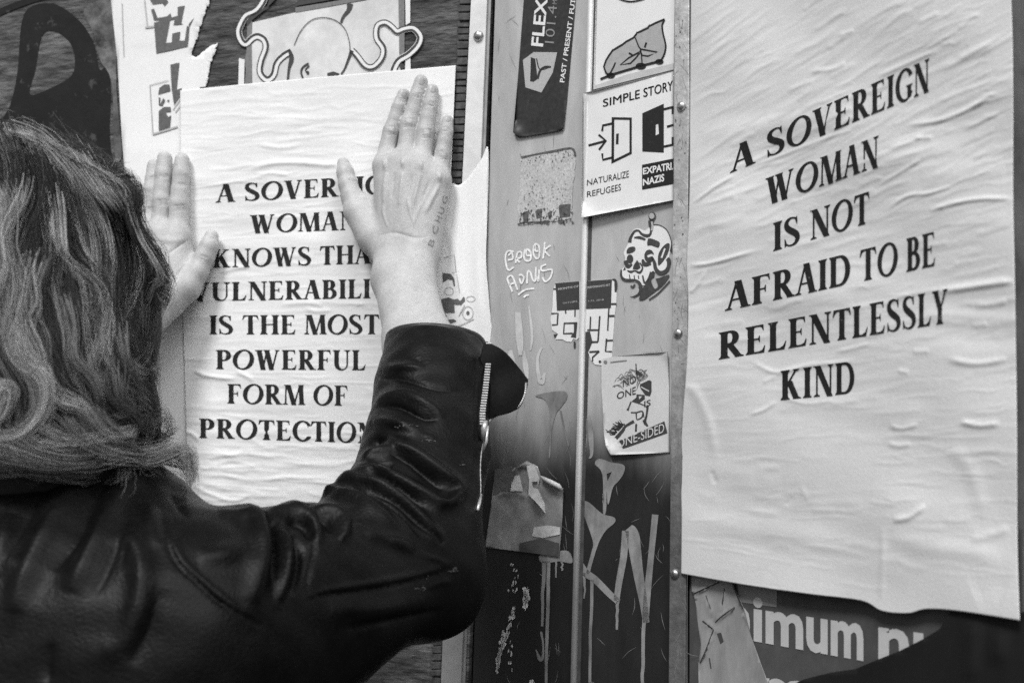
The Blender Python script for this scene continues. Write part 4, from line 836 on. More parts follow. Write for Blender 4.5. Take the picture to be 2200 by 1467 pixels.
HG = ridges([(za((240, 480), (320, 440), (400, 410), (470, 425)), 3, 2.5), (za((480, 430), (520, 520), (560, 640)), 3, 2), (za((300, 640), (370, 690), (330, 800), (285, 890)), 3, 2), (za((380, 640), (430, 600), (490, 560)), 3, 2), (za((320, 490), (340, 560), (380, 640)), 3, 1.5), (za((430, 460), (420, 520), (400, 600)), 3, 1.5)])
s2 = sheet("torn_paper", PR, [(1, za((228, 340), (470, 400), (540, 560), (590, 740), (640, 880), (700, 1040), (700, 1500), (285, 1500), (275, 880), (290, 780), (255, 520), (235, 470)))], mat("torn_grey_paper", 0.30, 0.7, amp=0.3, scale=50, stretch=(1, 1, .4), amp2=0.2, scale2=14), -0.0042, HG, 7)
tag(s2, "torn creased grey paper strip beside the flange below the right poster", "paper strip")
V, F = multi([[(1, stroke(za((240, 485), (330, 445), (400, 412)), 3))], [(1, stroke(za((475, 420), (500, 480), (530, 550)), 3))], [(1, stroke(za((300, 640), (360, 690)), 3))], [(1, stroke(za((375, 650), (420, 610), (490, 560)), 2.4))], [(1, za((385, 715), (410, 710), (425, 760), (405, 775)))], [(1, stroke(za((365, 690), (320, 810), (285, 890)), 2))], [(1, stroke(za((320, 490), (345, 560)), 2))], [(1, stroke(za((340, 860), (350, 920)), 2.5))], [(1, stroke(za((430, 450), (415, 540)), 1.8))]])
put("crease_marks", PR, V, F, mat("crease_dark", 0.06, 0.8), -0.0038, HG, parent=s2)  # dark strokes laid along the sheet's crease lines
HD = ridges([(za((1900, 640), (1890, 800), (1880, 1000)), 16, 2), (za((2050, 700), (2040, 900)), 18, 2)])
s3 = sheet("dark_sheet", PR, [(1, za((1780, 560), (2400, 600), (2400, 1500), (700, 1500), (760, 1050), (900, 985), (1060, 945), (1200, 925), (1320, 875), (1460, 820), (1600, 750), (1700, 690)))], mat("black_sheet", 0.006, 0.7, amp=0.5, scale=30, stretch=(1, 1, .3)), 0.0002, HD, 14)
tag(s3, "black torn sheet slanting across the bill under the right poster's corner", "paper sheet")

# ------------------------------------------------------------------ scratches and glue residue on the cabinet
def scratches(n, x0, x1, y0, y1, sd, dark):
    q = np.random.default_rng(sd); out = []
    for i in range(n):
        x, y = q.uniform(x0, x1), q.uniform(y0, y1); L = q.uniform(6, 46); a = q.normal(1.45, .55); b = a + q.normal(0, .2)
        out.append([(1, stroke([(x, y, .2), (x + L * .5 * math.cos(a), y + L * .5 * math.sin(a), q.uniform(.5, 1.1)), (x + L * .5 * (math.cos(a) + math.cos(b)), y + L * .5 * (math.sin(a) + math.sin(b)), .2)], 0))])
    return out
SCR, SCRD = mat("bright_scratch", 0.20, 0.45, amp=.3, scale=100), mat("dark_scratch", 0.20, 0.7, amp=.3, scale=100)
for (a, b, o_, sd) in ((1070, 1240, -.0005, 41), (1282, 1432, .0004, 43)):
    V, F = multi(scratches(30, a, b, 880, 1460, sd, 0)); put("scratches", PM, V, F, SCR, o_, parent=cab)
    V, F = multi(scratches(38, a, b, 0, 900, sd + 1, 1)); put("scratches", PM, V, F, SCRD, o_, parent=cab)
V, F = multi(scratches(60, 1452, 1470, 0, 1460, 47, 1)); put("scratches", PM, V, F, SCRD, .0037, parent=cab)

# ================================================================== PERSON
def sgrid(lo, hi, h):
    lo = np.asarray(lo, float); n = np.ceil((np.asarray(hi, float) - lo) / h).astype(int) + 1
    return [lo, h, n, np.full(n, 0.2, np.float32)]
def smin(a, b, k):
    if k <= 0: return np.minimum(a, b)
    h = np.maximum(k - np.abs(a - b), 0) / k
    return np.minimum(a, b) - h * h * k * .25
def sub_(g, lo, hi):
    i0 = np.clip(np.floor((lo - g[0]) / g[1]).astype(int), 0, g[2]); i1 = np.clip(np.ceil((hi - g[0]) / g[1]).astype(int) + 1, 0, g[2])
    ax = [g[0][d] + g[1] * np.arange(i0[d], i1[d]) for d in range(3)]
    X, Y, Z = np.meshgrid(*ax, indexing='ij', sparse=True)
    return tuple(slice(i0[d], i1[d]) for d in range(3)), X, Y, Z
def f_cone(a, b, ra, rb, X, Y, Z):
    d = b - a; l2 = d @ d + 1e-12
    t = np.clip(((X - a[0]) * d[0] + (Y - a[1]) * d[1] + (Z - a[2]) * d[2]) / l2, 0, 1)
    return np.sqrt((X - a[0] - t * d[0]) ** 2 + (Y - a[1] - t * d[1]) ** 2 + (Z - a[2] - t * d[2]) ** 2) - (ra + (rb - ra) * t)
def cone(g, a, b, ra, rb, k=0.0):
    a = np.asarray(a, float); b = np.asarray(b, float); m = max(ra, rb) + k + 4 * g[1]
    s, X, Y, Z = sub_(g, np.minimum(a, b) - m, np.maximum(a, b) + m)
    if 0 in g[3][s].shape: return
    g[3][s] = smin(g[3][s], f_cone(a, b, ra, rb, X, Y, Z), k)
def chain(g, pts, k=0.0):
    for (a, ra), (b, rb) in zip(pts[:-1], pts[1:]): cone(g, a, b, ra, rb, k)
def ellip(g, c, r, k=0.0, R=None):
    c = np.asarray(c, float); r = np.asarray(r, float); m = r.max() + k + 4 * g[1]
    s, X, Y, Z = sub_(g, c - m, c + m)
    if 0 in g[3][s].shape: return
    P = [X - c[0], Y - c[1], Z - c[2]]
    if R is not None: P = [R[i][0] * P[0] + R[i][1] * P[1] + R[i][2] * P[2] for i in range(3)]
    k0 = np.sqrt((P[0] / r[0]) ** 2 + (P[1] / r[1]) ** 2 + (P[2] / r[2]) ** 2); k1 = np.sqrt((P[0] / r[0] ** 2) ** 2 + (P[1] / r[1] ** 2) ** 2 + (P[2] / r[2] ** 2) ** 2) + 1e-9
    g[3][s] = smin(g[3][s], k0 * (k0 - 1) / k1, k)
def nets(g):
    lo, h, n, f = g; s = f < 0
    c = [(i, j, k) for i in (0, 1) for j in (0, 1) for k in (0, 1)]
    sl = lambda o: tuple(slice(o[d], n[d] - 1 + o[d]) for d in range(3))
    cnt = np.zeros(n - 1, np.int8)
    for o in c: cnt += s[sl(o)]
    act = (cnt > 0) & (cnt < 8); idx = np.argwhere(act)
    vid = np.full(n - 1, -1, np.int64); vid[act] = np.arange(len(idx))
    P = np.zeros((len(idx), 3)); W = np.zeros(len(idx))
    for a in c:
        for d in range(3):
            if a[d] == 1: continue
            b = list(a); b[d] = 1
            va = f[tuple((idx + a).T)]; vb = f[tuple((idx + b).T)]; m = (va < 0) != (vb < 0)
            t = np.where(m, va / np.where(m, va - vb, 1), 0); q = np.tile(np.array(a, float), (len(idx), 1)); q[:, d] = t
            P[m] += q[m]; W[m] += 1
    V = lo + h * (idx + P / W[:, None]); F = []
    for d in range(3):
        u, v = (d + 1) % 3, (d + 2) % 3
        A = [slice(1, n[i] - 1) for i in range(3)]; B = list(A); A[d] = slice(0, n[d] - 1); B[d] = slice(1, n[d])
        sa, sb = s[tuple(A)], s[tuple(B)]
        e = np.argwhere(sa != sb)
        if not len(e): continue
        fl_ = sa[tuple(e.T)]
        p = e + 1; p[:, d] -= 1
        def cell(du, dv):
            q = p.copy(); q[:, u] -= du; q[:, v] -= dv; return vid[tuple(q.T)]
        Q = np.stack([cell(1, 1), cell(0, 1), cell(0, 0), cell(1, 0)], 1)
        Q = np.where(fl_[:, None], Q, Q[:, ::-1]); F.append(Q)
    return V, np.concatenate(F)
def vnormals(V, F):
    n = np.cross(V[F[:, 2]] - V[F[:, 0]], V[F[:, 3 if F.shape[1] == 4 else 1]] - V[F[:, 1 if F.shape[1] == 4 else 0]])
    N = np.zeros_like(V)
    for k in range(F.shape[1]): np.add.at(N, F[:, k], n)
    return N / (np.linalg.norm(N, axis=1)[:, None] + 1e-12)
def relax(V, F, it=2, lam=.5):
    e = np.concatenate([F[:, [i, (i + 1) % 4]] for i in range(4)])
    for _ in range(it):
        S = np.zeros_like(V); c = np.zeros(len(V)); np.add.at(S, e[:, 0], V[e[:, 1]]); np.add.at(c, e[:, 0], 1); np.add.at(S, e[:, 1], V[e[:, 0]]); np.add.at(c, e[:, 1], 1)
        V = V + lam * (S / np.maximum(c, 1)[:, None] - V)
    return V
def subdivide(V, F):
    """each quad into four"""
    e = np.concatenate([np.sort(F[:, [i, (i + 1) % 4]], 1) for i in range(4)])
    ue, inv = np.unique(e, axis=0, return_inverse=True); inv = inv.reshape(4, -1)
    n = len(V); m = n + len(ue)
    V2 = np.concatenate([V, V[ue].mean(1), V[F].mean(1)]); c = m + np.arange(len(F))
    E = [n + inv[i] for i in range(4)]
    F2 = np.concatenate([np.stack([F[:, i], E[i], c, E[(i - 1) % 4]], 1) for i in range(4)])
    return V2, F2
def sculpt(V, F, lst, facing=0.05):
    """push the vertices that face the camera along their normals: (polyline px, width px, height mm)"""
    N = vnormals(V, F); view = V - CAM; view /= np.linalg.norm(view, axis=1)[:, None]
    fc = np.clip(-(N * view).sum(1) / .3, 0, 1); x, y = proj(V); h = ridges2(lst)(x, y)
    return V + N * (h * fc)[:, None]
def ridges2(lst):
    prep = []
    for poly, wd, hmm in lst:
        p = np.array([q[:2] for q in poly], float); q = cr_spline(p, 5) if len(p) > 2 else p
        prep.append((q, wd, hmm / 1000, q.min(0) - 3 * wd, q.max(0) + 3 * wd))
    def H(x, y):
        h = np.zeros(x.shape)
        for q, wd, a, lo, hi in prep:
            m = (x > lo[0]) & (x < hi[0]) & (y > lo[1]) & (y < hi[1])
            if not m.any(): continue
            d, s, t = seg_dist(x[m], y[m], q)
            h[m] += a * (np.exp(-(d / wd) ** 2) if a > 0 else np.exp(-d / (.6 * wd))) * np.sin(math.pi * np.clip(t, .02, .98)) ** .75
        return h
    return H
def draper(V, F, inst):
    bv = BVHTree.FromPolygons([Vector(v) for v in V], [tuple(int(i) for i in f) for f in F])
    def D(px, py, off=0.0, fall=None):
        R = rays(px, py); out = []; last = fall
        for r in R:
            rn = r / np.linalg.norm(r); h = bv.ray_cast(Vector(CAM), Vector(rn))
            if h[0] is not None: P = np.array(h[0]) - rn * off; last = P[1]
            else: P = CAM + r * ((last if last else .7) / FPX)
            out.append(P)
        return np.array(out)
    return D

SKIN = mat("skin", 0.41, 0.5, amp=0.10, scale=260, amp2=0.13, scale2=42, bump=0.45, bscale=620, bdist=0.0006, spec=0.35, sss=0.08)
LEATHER = mat("black_leather", 0.003, 0.40, amp=0.35, scale=120, amp2=0.3, scale2=20, bump=0.55, bscale=520, bdist=0.0007, spec=0.12, rvar=0.06)
LINING = mat("black_lining", 0.008, 0.85, amp=0.3, scale=300, spec=0.2)
HAIRM = mat("hair_strands", 0.20, 0.36, attr="shade", spec=0.28)
HAIRB = mat("hair_base", 0.012, 0.7, amp=0.4, scale=90)

hp = lambda x, y, o: PL.pt(np.array([float(x)]), np.array([float(y)]), np.array([o]))[0]
# ---- hands
def hand(fingers, thumb, palm, extra, lo_, hi_, h=0.0011):
    g = sgrid(lo_, hi_, h); gf = [g[0], h, g[2], np.full(g[2], .2, np.float32)]
    for f in fingers: 
        one = [g[0], h, g[2], np.full(g[2], .2, np.float32)]
        chain(one, f, .0015); gf[3] = smin(gf[3], one[3], .0009)
    for a, b, ra, rb, k in palm: cone(g, a, b, ra, rb, k)
    g[3] = smin(g[3], gf[3], .007)
    one = [g[0], h, g[2], np.full(g[2], .2, np.float32)]; chain(one, thumb, .004); g[3] = smin(g[3], one[3], .008)
    for a, b, ra, rb, k in extra: cone(g, a, b, ra, rb, k)
    V, F = nets(g); return relax(V, F, 2, .4), F
# right hand, flat on the poster
ix = [(867, 204, .0057, .0050), (857.5, 232, .0068, .0062), (850, 256, .0068, .0070), (841, 283, .0078, .0078), (833, 318, .0080, .0095), (828, 356, .0098, .013)]
mi = [(904.6, 176, .0062, .0054), (896, 209.5, .0072, .0066), (888, 240, .0074, .0074), (880, 267, .0086, .0084), (875, 310, .0084, .0098), (870, 352, .0100, .0135)]
ri = [(929, 195, .0057, .0052), (924, 228, .0068, .0064), (919, 255, .0070, .0072), (915, 283, .0083, .0080), (910, 320, .0080, .0095), (906, 360, .0098, .013)]
pi_ = [(962, 260, .0052, .0050), (959, 282, .0062, .0058), (955, 305, .0064, .0064), (951.6, 330, .0074, .0070), (948, 355, .0072, .0085), (944, 386, .0092, .0115)]
fing = [[(hp(x, y, o + .0006), r * 1.045) for x, y, r, o in f] for f in (ix, mi, ri, pi_)]
th = [(hp(738, 352, .008), .0060), (hp(742, 372, .010), .0078), (hp(748, 398, .012), .0086), (hp(757, 425, .014), .0100), (hp(768, 455, .016), .0125), (hp(800, 510, .020), .0150)]
palm = []
for (x, y, x2, y2, r1, r2, o1, o2) in ((828, 360, 838, 555, .0115, .013, .015, .024), (850, 356, 855, 560, .0125, .014, .016, .026), (870, 356, 872, 560, .0125, .014, .017, .027), (890, 360, 885, 560, .0125, .014, .017, .027), (906, 364, 900, 555, .0120, .013, .016, .026), (930, 385, 912, 545, .0115, .013, .014, .022), (944, 392, 920, 530, .0105, .011, .012, .017), (793, 440, 815, 530, .009, .013, .012, .020)):
    palm.append((hp(x, y, o1), hp(x2, y2, o2), r1, r2, .008))
WR1, WR2 = hp(846, 600, .034), hp(888, 600, .034)
CUFC = at(936, 735, .865)
fa1, fa2 = at(880, 735, .893), at(916, 735, .893); fb1, fb2 = at(880, 930, .835), at(930, 930, .835)
extra = [(hp(842, 550, .026), WR1, .014, .0185, .012), (hp(895, 550, .026), WR2, .014, .0185, .012), (WR1, fa1, .0185, .0215, .012), (WR2, fa2, .0185, .0225, .012), (fa1, fb1, .0215, .024, .012), (fa2, fb2, .0225, .024, .012)]
allp = np.array([p for f in fing for p, _ in f] + [p for p, _ in th] + [fb1, fb2])
HV, HF = hand(fing, th, palm, extra, allp.min(0) - .035, allp.max(0) + .035)
zr = lambda *p: [(a / 2.444 + 700, b / 2.444 + 140) for a, b in p]
cre = []
for x, y, w in ((403, 185, 30), (495, 160, 34), (556, 205, 30), (638, 335, 28)):       # end joints
    for k in (-9, 0, 9): cre.append((zr((x - w, y + k + 2), (x, y + k), (x + w, y + k + 1)), 1.6, -.55))
for x, y, w in ((348, 345, 36), (437, 305, 42), (530, 362, 40), (622, 475, 34)):       # middle joints
    for k in (-22, -8, 6, 18): cre.append((zr((x - w * .8, y + k + 4), (x, y + k), (x + w * .8, y + k + 3)), 1.7, -.6))
    cre.append((zr((x - w * .5, y), (x + w * .5, y)), 10, .7))
for a, b in (((318, 560), (300, 720)), ((405, 560), (385, 740)), ((500, 560), (450, 760)), ((600, 620), (520, 780))): cre.append((zr(a, ((a[0] + b[0]) / 2, (a[1] + b[1]) / 2), b), 5, .9))
for a, b in (((360, 560), (345, 700)), ((452, 570), (425, 720)), ((545, 600), (500, 740))): cre.append((zr(a, ((a[0] + b[0]) / 2, (a[1] + b[1]) / 2), b), 6, -.7))
for x, y in ((310, 525), (405, 515), (500, 530), (598, 590)): cre.append((zr((x - 12, y), (x + 12, y)), 11, 1.0))
cre += [(zr((280, 895), (360, 880), (470, 905), (540, 900)), 5, -.6), (zr((300, 1010), (420, 1025), (520, 1010)), 6, -.4), (zr((200, 690), (230, 720), (240, 770)), 7, -.8), (zr((130, 640), (180, 655)), 3, -.5), (zr((110, 600), (165, 610)), 2.5, -.5)]
cre += [(zr((470, 590), (430, 700), (460, 830)), 3, .5), (zr((545, 640), (470, 800), (440, 900)), 3, .45), (zr((330, 640), (300, 760), (330, 860)), 3, .4)]
NAIL = []
for x, y, rx, ry in ((410, 148, 20, 22), (502, 82, 22, 24), (562, 128, 20, 22), (641, 284, 18, 18)):
    a = np.linspace(0, 2 * math.pi, 13); NAIL.append((zr(*[(x + rx * math.cos(q), y + ry * math.sin(q)) for q in a]), 1.3, -.2))
HV = sculpt(HV, HF, [(a, b * .85, c * 2.0) for a, b, c in cre])
# left hand
lix = [(391.5, 345, .0066, .0060), (390, 375, .0076, .0072), (387, 410, .0078, .0080), (385.5, 440, .0088, .0085), (384, 475, .0086, .0098), (382, 512, .0102, .013)]
lmi = [(354, 341, .0066, .0060), (352, 375, .0076, .0074), (350, 405, .0078, .0080), (348, 432, .0088, .0086), (346, 470, .0084, .0098), (343, 505, .0102, .0135)]
lri = [(331, 357, .0060, .0056), (329, 385, .0068, .0066), (327, 410, .0078, .0076), (322, 450, .0078, .0090), (317, 500, .0098, .0125)]
lpi = [(306, 408, .0054, .0052), (303, 435, .0066, .0060), (299, 465, .0070, .0070), (296, 515, .0090, .011)]
fing = [[(hp(x, y, o + .0008), r * 1.13) for x, y, r, o in f] for f in (lix, lmi, lri, lpi)]
lth = [(hp(455, 508, .009), .0068), (hp(449, 530, .011), .0086), (hp(440, 552, .013), .0092), (hp(424, 585, .017), .0102), (hp(402, 618, .022), .0128), (hp(362, 642, .03), .0155)]
palm = []
for (x, y, x2, y2, r1, r2, o1, o2) in ((382, 512, 365, 640, .0125, .014, .015, .03), (362, 508, 350, 650, .0125, .015, .016, .033), (342, 506, 330, 650, .0125, .015, .016, .034), (320, 506, 310, 640, .0120, .014, .015, .03), (298, 516, 290, 630, .0110, .013, .013, .024), (398, 545, 385, 620, .009, .013, .012, .024)):
    palm.append((hp(x, y, o1), hp(x2, y2, o2), r1, r2, .008))
LW1, LW2 = hp(318, 674, .045), hp(282, 660, .042)
LEL = at(-20, 1060, .86)
extra = [(hp(350, 650, .034), LW1, .014, .0185, .012), (hp(308, 640, .03), LW2, .014, .0185, .012), (LW1, at(150, 800, .93), .0175, .024, .012), (LW2, at(120, 780, .93), .0185, .024, .012)]
allp = np.array([p for f in fing for p, _ in f] + [p for p, _ in lth] + [at(150, 800, .93), at(120, 780, .93)])
LV, LF = hand(fing, lth, palm, extra, allp.min(0) - .035, allp.max(0) + .035)
zl = lambda *p: [(a / 3.335 + 300, b / 3.335 + 320) for a, b in p]
cre = []
for x, y, w in ((300, 250, 45), (175, 190, 38), (100, 200, 30)): cre.append((zl((x - w, y + 4), (x, y), (x + w, y + 3)), 1.8, -.5)); cre.append((zl((x - w, y + 18), (x, y + 14), (x + w, y + 16)), 1.8, -.4))
for x, y, w in ((285, 425, 55), (165, 385, 45), (70, 440, 40)):
    for k in (-18, 0, 16): cre.append((zl((x - w, y + k + 5), (x, y + k), (x + w, y + k)), 2, -.55))
cre += [(zl((355, 650), (290, 690), (230, 730), (160, 780)), 3, -.8), (zl((240, 980), (270, 900), (330, 830)), 3, -.9), (zl((90, 600), (70, 640)), 3, -.5), (zl((480, 640), (540, 640)), 2, -.5), (zl((430, 760), (490, 780)), 2.2, -.6), (zl((420, 775), (470, 800)), 2, -.4), (zl((150, 640), (250, 660), (330, 640)), 8, .7)]
LV = sculpt(LV, LF, [(a, b * .85, c * 2.0) for a, b, c in cre])
# ---- the rest of the body
SHL, ELB, FMID = at(430, 1342, .60), at(890, 1222, .74), at(916, 960, .80)
HC = at(-64, 664, .665)
NB = at(10, 1090, .67)
g = sgrid((-.62, .42, 1.02), (.03, 1.0, 1.75), .004)
Rz = lambda a: np.array([[math.cos(a), math.sin(a), 0], [-math.sin(a), math.cos(a), 0], [0, 0, 1.0]])
hd = -.35                                     # the head faces the wall, a little to the right
R = Rz(hd)
fd = np.array([-math.sin(hd), math.cos(hd), 0.0]); fs = np.array([math.cos(hd), math.sin(hd), 0.0])
ellip(g, HC + np.array([0, 0, .012]), (.074, .092, .090), 0, R); ellip(g, HC + fd * .035 - np.array([0, 0, .055]), (.055, .058, .070), .03, R)
cone(g, HC + fd * .088 + np.array([0, 0, -.005]), HC + fd * .108 - np.array([0, 0, .038]), .007, .011, .012)      # nose
cone(g, HC + fd * .084 - np.array([0, 0, .068]) - fs * .015, HC + fd * .084 - np.array([0, 0, .068]) + fs * .015, .009, .009, .008)   # lips
cone(g, HC + fd * .078 - np.array([0, 0, .105]), HC + fd * .070 - np.array([0, 0, .108]), .016, .018, .015)      # chin
for sg in (-1, 1): ellip(g, HC + fs * sg * .074 + fd * -.005 - np.array([0, 0, .015]), (.010, .018, .030), .004, R)
cone(g, HC - np.array([0, 0, .08]), NB + np.array([0, 0, -.02]), .050, .058, .03)
cone(g, NB, SHL + np.array([-.04, .02, 0]), .05, .04, .03); cone(g, NB, at(-400, 1250, .68), .05, .04, .03)
cone(g, at(60, 1400, .63), at(90, 2350, .64), .065, .09, .04); cone(g, at(-220, 1400, .64), at(-200, 2350, .64), .065, .09, .04)
chain(g, [(SHL, .045), (ELB, .036), (FMID, .034), ((fb1 + fb2) / 2, .028)], .01)
chain(g, [(at(-400, 1250, .68), .045), (LEL, .036), (at(135, 790, .93), .026)], .01)
BV, BF = nets(g); BV = relax(BV, BF, 2)
body = link("person", np.concatenate([BV, HV, LV]), np.concatenate([BF, HF + len(BV), LF + len(BV) + len(HV)]), SKIN, smooth=True, origin=np.array([-.3, .6, 0.0]))
tag(body, "long-haired person in a black leather jacket pressing the left poster flat with both hands", "person")
# nails and hand-edge tattoo follow the skin
DH = draper(HV, HF, None)
def drape_ops(name, ops, D, m, off, parent, g_=None):
    V, F = multi(ops, g_) if not isinstance(ops, tuple) else ops
    W = D(V[:, 0], V[:, 1], off)
    a = W[F[:, 0]]; nn = np.cross(W[F[:, 1]] - a, W[F[:, 2]] - a); c = a - CAM
    F = np.where(((nn * c).sum(1) > 0)[:, None], F[:, ::-1], F)
    return link(name, W, F, m, parent, smooth=True)
NAILM = mat("fingernail", 0.30, 0.35, spec=0.5)
for x, y, rx, ry in ((410, 146, 17, 19), (502, 82, 19, 21), (562, 126, 17, 19), (641, 282, 15, 15)):
    drape_ops("fingernail", [[(1, zr(*[(x + rx * math.cos(q), y + ry * math.sin(q)) for q in np.linspace(0, 2 * math.pi, 16, endpoint=False)]))]], DH, NAILM, .00025, body, 2)
tat = [sans("B", 929, 531, 935, 517, 13, 13, .0, vert=(-.85, -.45)), sans("C", 939, 505, 943, 489, 15, 15, .01, vert=(-.8, -.4)), sans("H", 945, 479, 951, 468, 15, 15, .0, vert=(-.8, -.4)), sans("U", 952, 462, 957, 449, 14, 14, .0, vert=(-.8, -.4)), sans("G", 959, 440, 963, 424, 13, 13, .0, vert=(-.8, -.4))]
tat = [(v - np.array([0., 0.]), f) for v, f in tat]
drape_ops("tattoo", join2(tat), DH, mat("tattoo_ink", 0.20, 0.5, amp=0.4, scale=300), .0004, body)

# ---- leather jacket
g = sgrid((-.66, .40, 1.10), (.06, 1.0, 1.68), .0032)
chain(g, [(SHL, .065), (at(660, 1290, .66), .058), (ELB, .0475)], .02)
chain(g, [(ELB, .0475), (FMID, .046), (at(930, 850, .832), .0435), (at(938, 600, .905), .0405)], .018)
cone(g, ELB, at(958, 1290, .745), .040, .016, .03)
cone(g, at(790, 1115, .735), at(860, 1080, .755), .030, .030, .045)
cone(g, at(0, 1100, .665), at(285, 1135, .645), .060, .0405, .025)
cone(g, at(60, 1345, .615), at(80, 2300, .615), .088, .135, .06)
cone(g, at(330, 1560, .62), at(330, 2300, .62), .085, .115, .06); cone(g, at(-300, 1370, .63), at(-260, 2300, .63), .088, .13, .06)
cone(g, SHL + np.array([-.03, .01, -.02]), at(200, 1500, .62), .06, .08, .06)
chain(g, [(at(-420, 1270, .68), .065), (LEL, .052), (at(80, 860, .905), .040)], .02)
# open cuff: cut off above the wrist and hollowed
lo, hh, n, f = g
X, Y, Z = np.meshgrid(*[lo[d] + hh * np.arange(n[d]) for d in range(3)], indexing='ij', sparse=True)
cn = np.array([.02, .16, .985]); cn /= np.linalg.norm(cn); cc = at(936, 733, .865)
near = np.sqrt((X - cc[0]) ** 2 + (Y - cc[1]) ** 2 + (Z - cc[2]) ** 2) - .12
cut = (X - cc[0]) * cn[0] + (Y - cc[1]) * cn[1] + (Z - cc[2]) * cn[2]
f[:] = np.where(near < 0, np.maximum(f, cut), f)
inner = f_cone(at(930, 850, .832), at(938, 600, .905), .036, .0375, X, Y, Z)
f[:] = np.maximum(f, -inner)
hem = 1.13 - Z
f[:] = np.maximum(f, hem + np.zeros_like(f))
JV, JF = nets(g); JV = relax(JV, JF, 3, .5); JV, JF = subdivide(JV, JF); JV = relax(JV, JF, 2, .5)
zj = lambda *p: [(a / 2. , b / 2. + 950) for a, b in p]
zk = lambda *p: [(a / 2.222 + 760, b / 2.222 + 680) for a, b in p]
FOLD = [(zj((930, 300), (1010, 290), (1090, 340), (1120, 440), (1110, 560), (1080, 700)), 22, 7), (zj((1130, 330), (1170, 350), (1180, 450), (1170, 600)), 12, -6), (zj((1200, 370), (1222, 440), (1218, 560), (1195, 690)), 11, 6), (zj((1250, 400), (1290, 460), (1290, 560), (1250, 660)), 16, -6),
        (zj((1120, 335), (1200, 300), (1290, 310), (1350, 360), (1365, 450)), 13, 6), (zj((1230, 340), (1300, 350), (1340, 420)), 9, -5), (zj((1270, 270), (1370, 285), (1450, 320), (1480, 380), (1460, 430)), 12, 6), (zj((1320, 320), (1400, 330), (1430, 390)), 9, -5),
        (zj((1290, 250), (1400, 220), (1520, 250), (1640, 330), (1760, 440)), 14, 6), (zj((1300, 290), (1440, 275), (1560, 330), (1680, 440)), 11, -5), (zj((1400, 200), (1480, 165), (1600, 180), (1720, 260), (1850, 380), (1900, 430)), 15, 6.5), (zj((1440, 215), (1560, 220), (1680, 290), (1800, 400)), 10, -5), (zj((1520, 340), (1600, 400), (1700, 440), (1780, 470)), 11, 4),
        (zj((1520, 130), (1600, 120), (1690, 150)), 12, 5), (zj((1530, 160), (1640, 155), (1720, 190), (1830, 290)), 10, -6),
        (zk((40, 700), (100, 660), (190, 625)), 11, 5), (zk((30, 740), (110, 720), (190, 700)), 9, -5), (zk((0, 765), (100, 745), (200, 770), (320, 840), (420, 900), (480, 870), (490, 810), (400, 730), (300, 650), (200, 600), (120, 560)), 13, 5), (zk((170, 650), (260, 680), (360, 760), (430, 830)), 14, -5.5),
        (zk((80, 640), (110, 590), (170, 580)), 12, -4), (zk((120, 430), (220, 430), (330, 480), (400, 490)), 10, -3.5), (zk((90, 500), (200, 510), (330, 560)), 14, 3), (zk((100, 420), (170, 380), (260, 370), (370, 430), (430, 490)), 14, 3), (zk((120, 290), (250, 300), (380, 340), (520, 360)), 9, -2.5), (zk((130, 250), (260, 240), (340, 250)), 9, 2), (zk((300, 190), (320, 220), (335, 235)), 3, -1.6), (zk((290, 210), (330, 205)), 2.5, -1.2),
        (zk((0, 850), (90, 870), (220, 970), (300, 1080)), 14, 4), (zk((60, 830), (200, 900), (330, 1010), (440, 1090)), 12, -5), (zk((320, 560), (400, 590)), 3, 1.5), (zk((210, 520), (270, 515)), 3, 1.2), (zk((580, 110), (582, 250), (575, 420), (580, 640), (540, 880), (490, 1030)), 3, -1.4), (zk((600, 110), (602, 250), (592, 420)), 5, 1.2),
        # seams
        (zj((700, 290), (720, 420), (765, 520), (850, 600), (950, 690), (1080, 765), (1150, 795)), 4.5, -3.5), (zj((700, 270), (740, 420), (790, 520), (880, 605), (1000, 700), (1110, 765)), 7, 2), (zj((1310, 700), (1340, 670), (1420, 650), (1600, 630), (1800, 590), (1935, 545)), 4.5, -3.5), (zj((1310, 680), (1400, 640), (1600, 605), (1800, 565), (1930, 520)), 7, 2.0), (zj((1330, 370), (1350, 450), (1330, 560), (1310, 690)), 5, -2.5),
        (zj((1800, 480), (1880, 505), (1925, 520)), 6, 1.5), (zj((1830, 625), (1900, 600), (1940, 600)), 5, 1.5),
        # back
        (zj((400, 100), (280, 250), (180, 420), (90, 620), (60, 740)), 20, 6), (zj((480, 110), (400, 260), (320, 420), (220, 560)), 22, -6), (zj((600, 110), (500, 230), (420, 400), (340, 560), (300, 650)), 17, 6), (zj((560, 280), (500, 440), (450, 560), (400, 660)), 18, -4), (zj((500, 460), (530, 420), (580, 440), (610, 540), (600, 700), (530, 860), (420, 900)), 20, 5),
        (zj((0, 560), (60, 420), (160, 250), (260, 130)), 16, -4), (zj((220, 860), (200, 960), (210, 1030)), 12, -4), (zj((690, 620), (640, 800), (560, 960)), 30, -5), (zj((660, 270), (650, 340), (690, 460)), 14, 4), (zj((0, 130), (200, 120), (400, 90)), 12, 3), (zj((40, 300), (20, 460), (60, 560)), 20, 4), (zj((740, 200), (760, 260), (800, 320)), 9, -4), (zj((770, 110), (790, 180), (800, 280)), 8, 2), (zj((850, 500), (960, 480), (1060, 440)), 24, 2.5), (zj((1400, 720), (1600, 720), (1850, 680)), 24, 3), (zj((1480, 800), (1700, 760), (1900, 720)), 18, -3)]
nrm = vnormals(JV, JF)
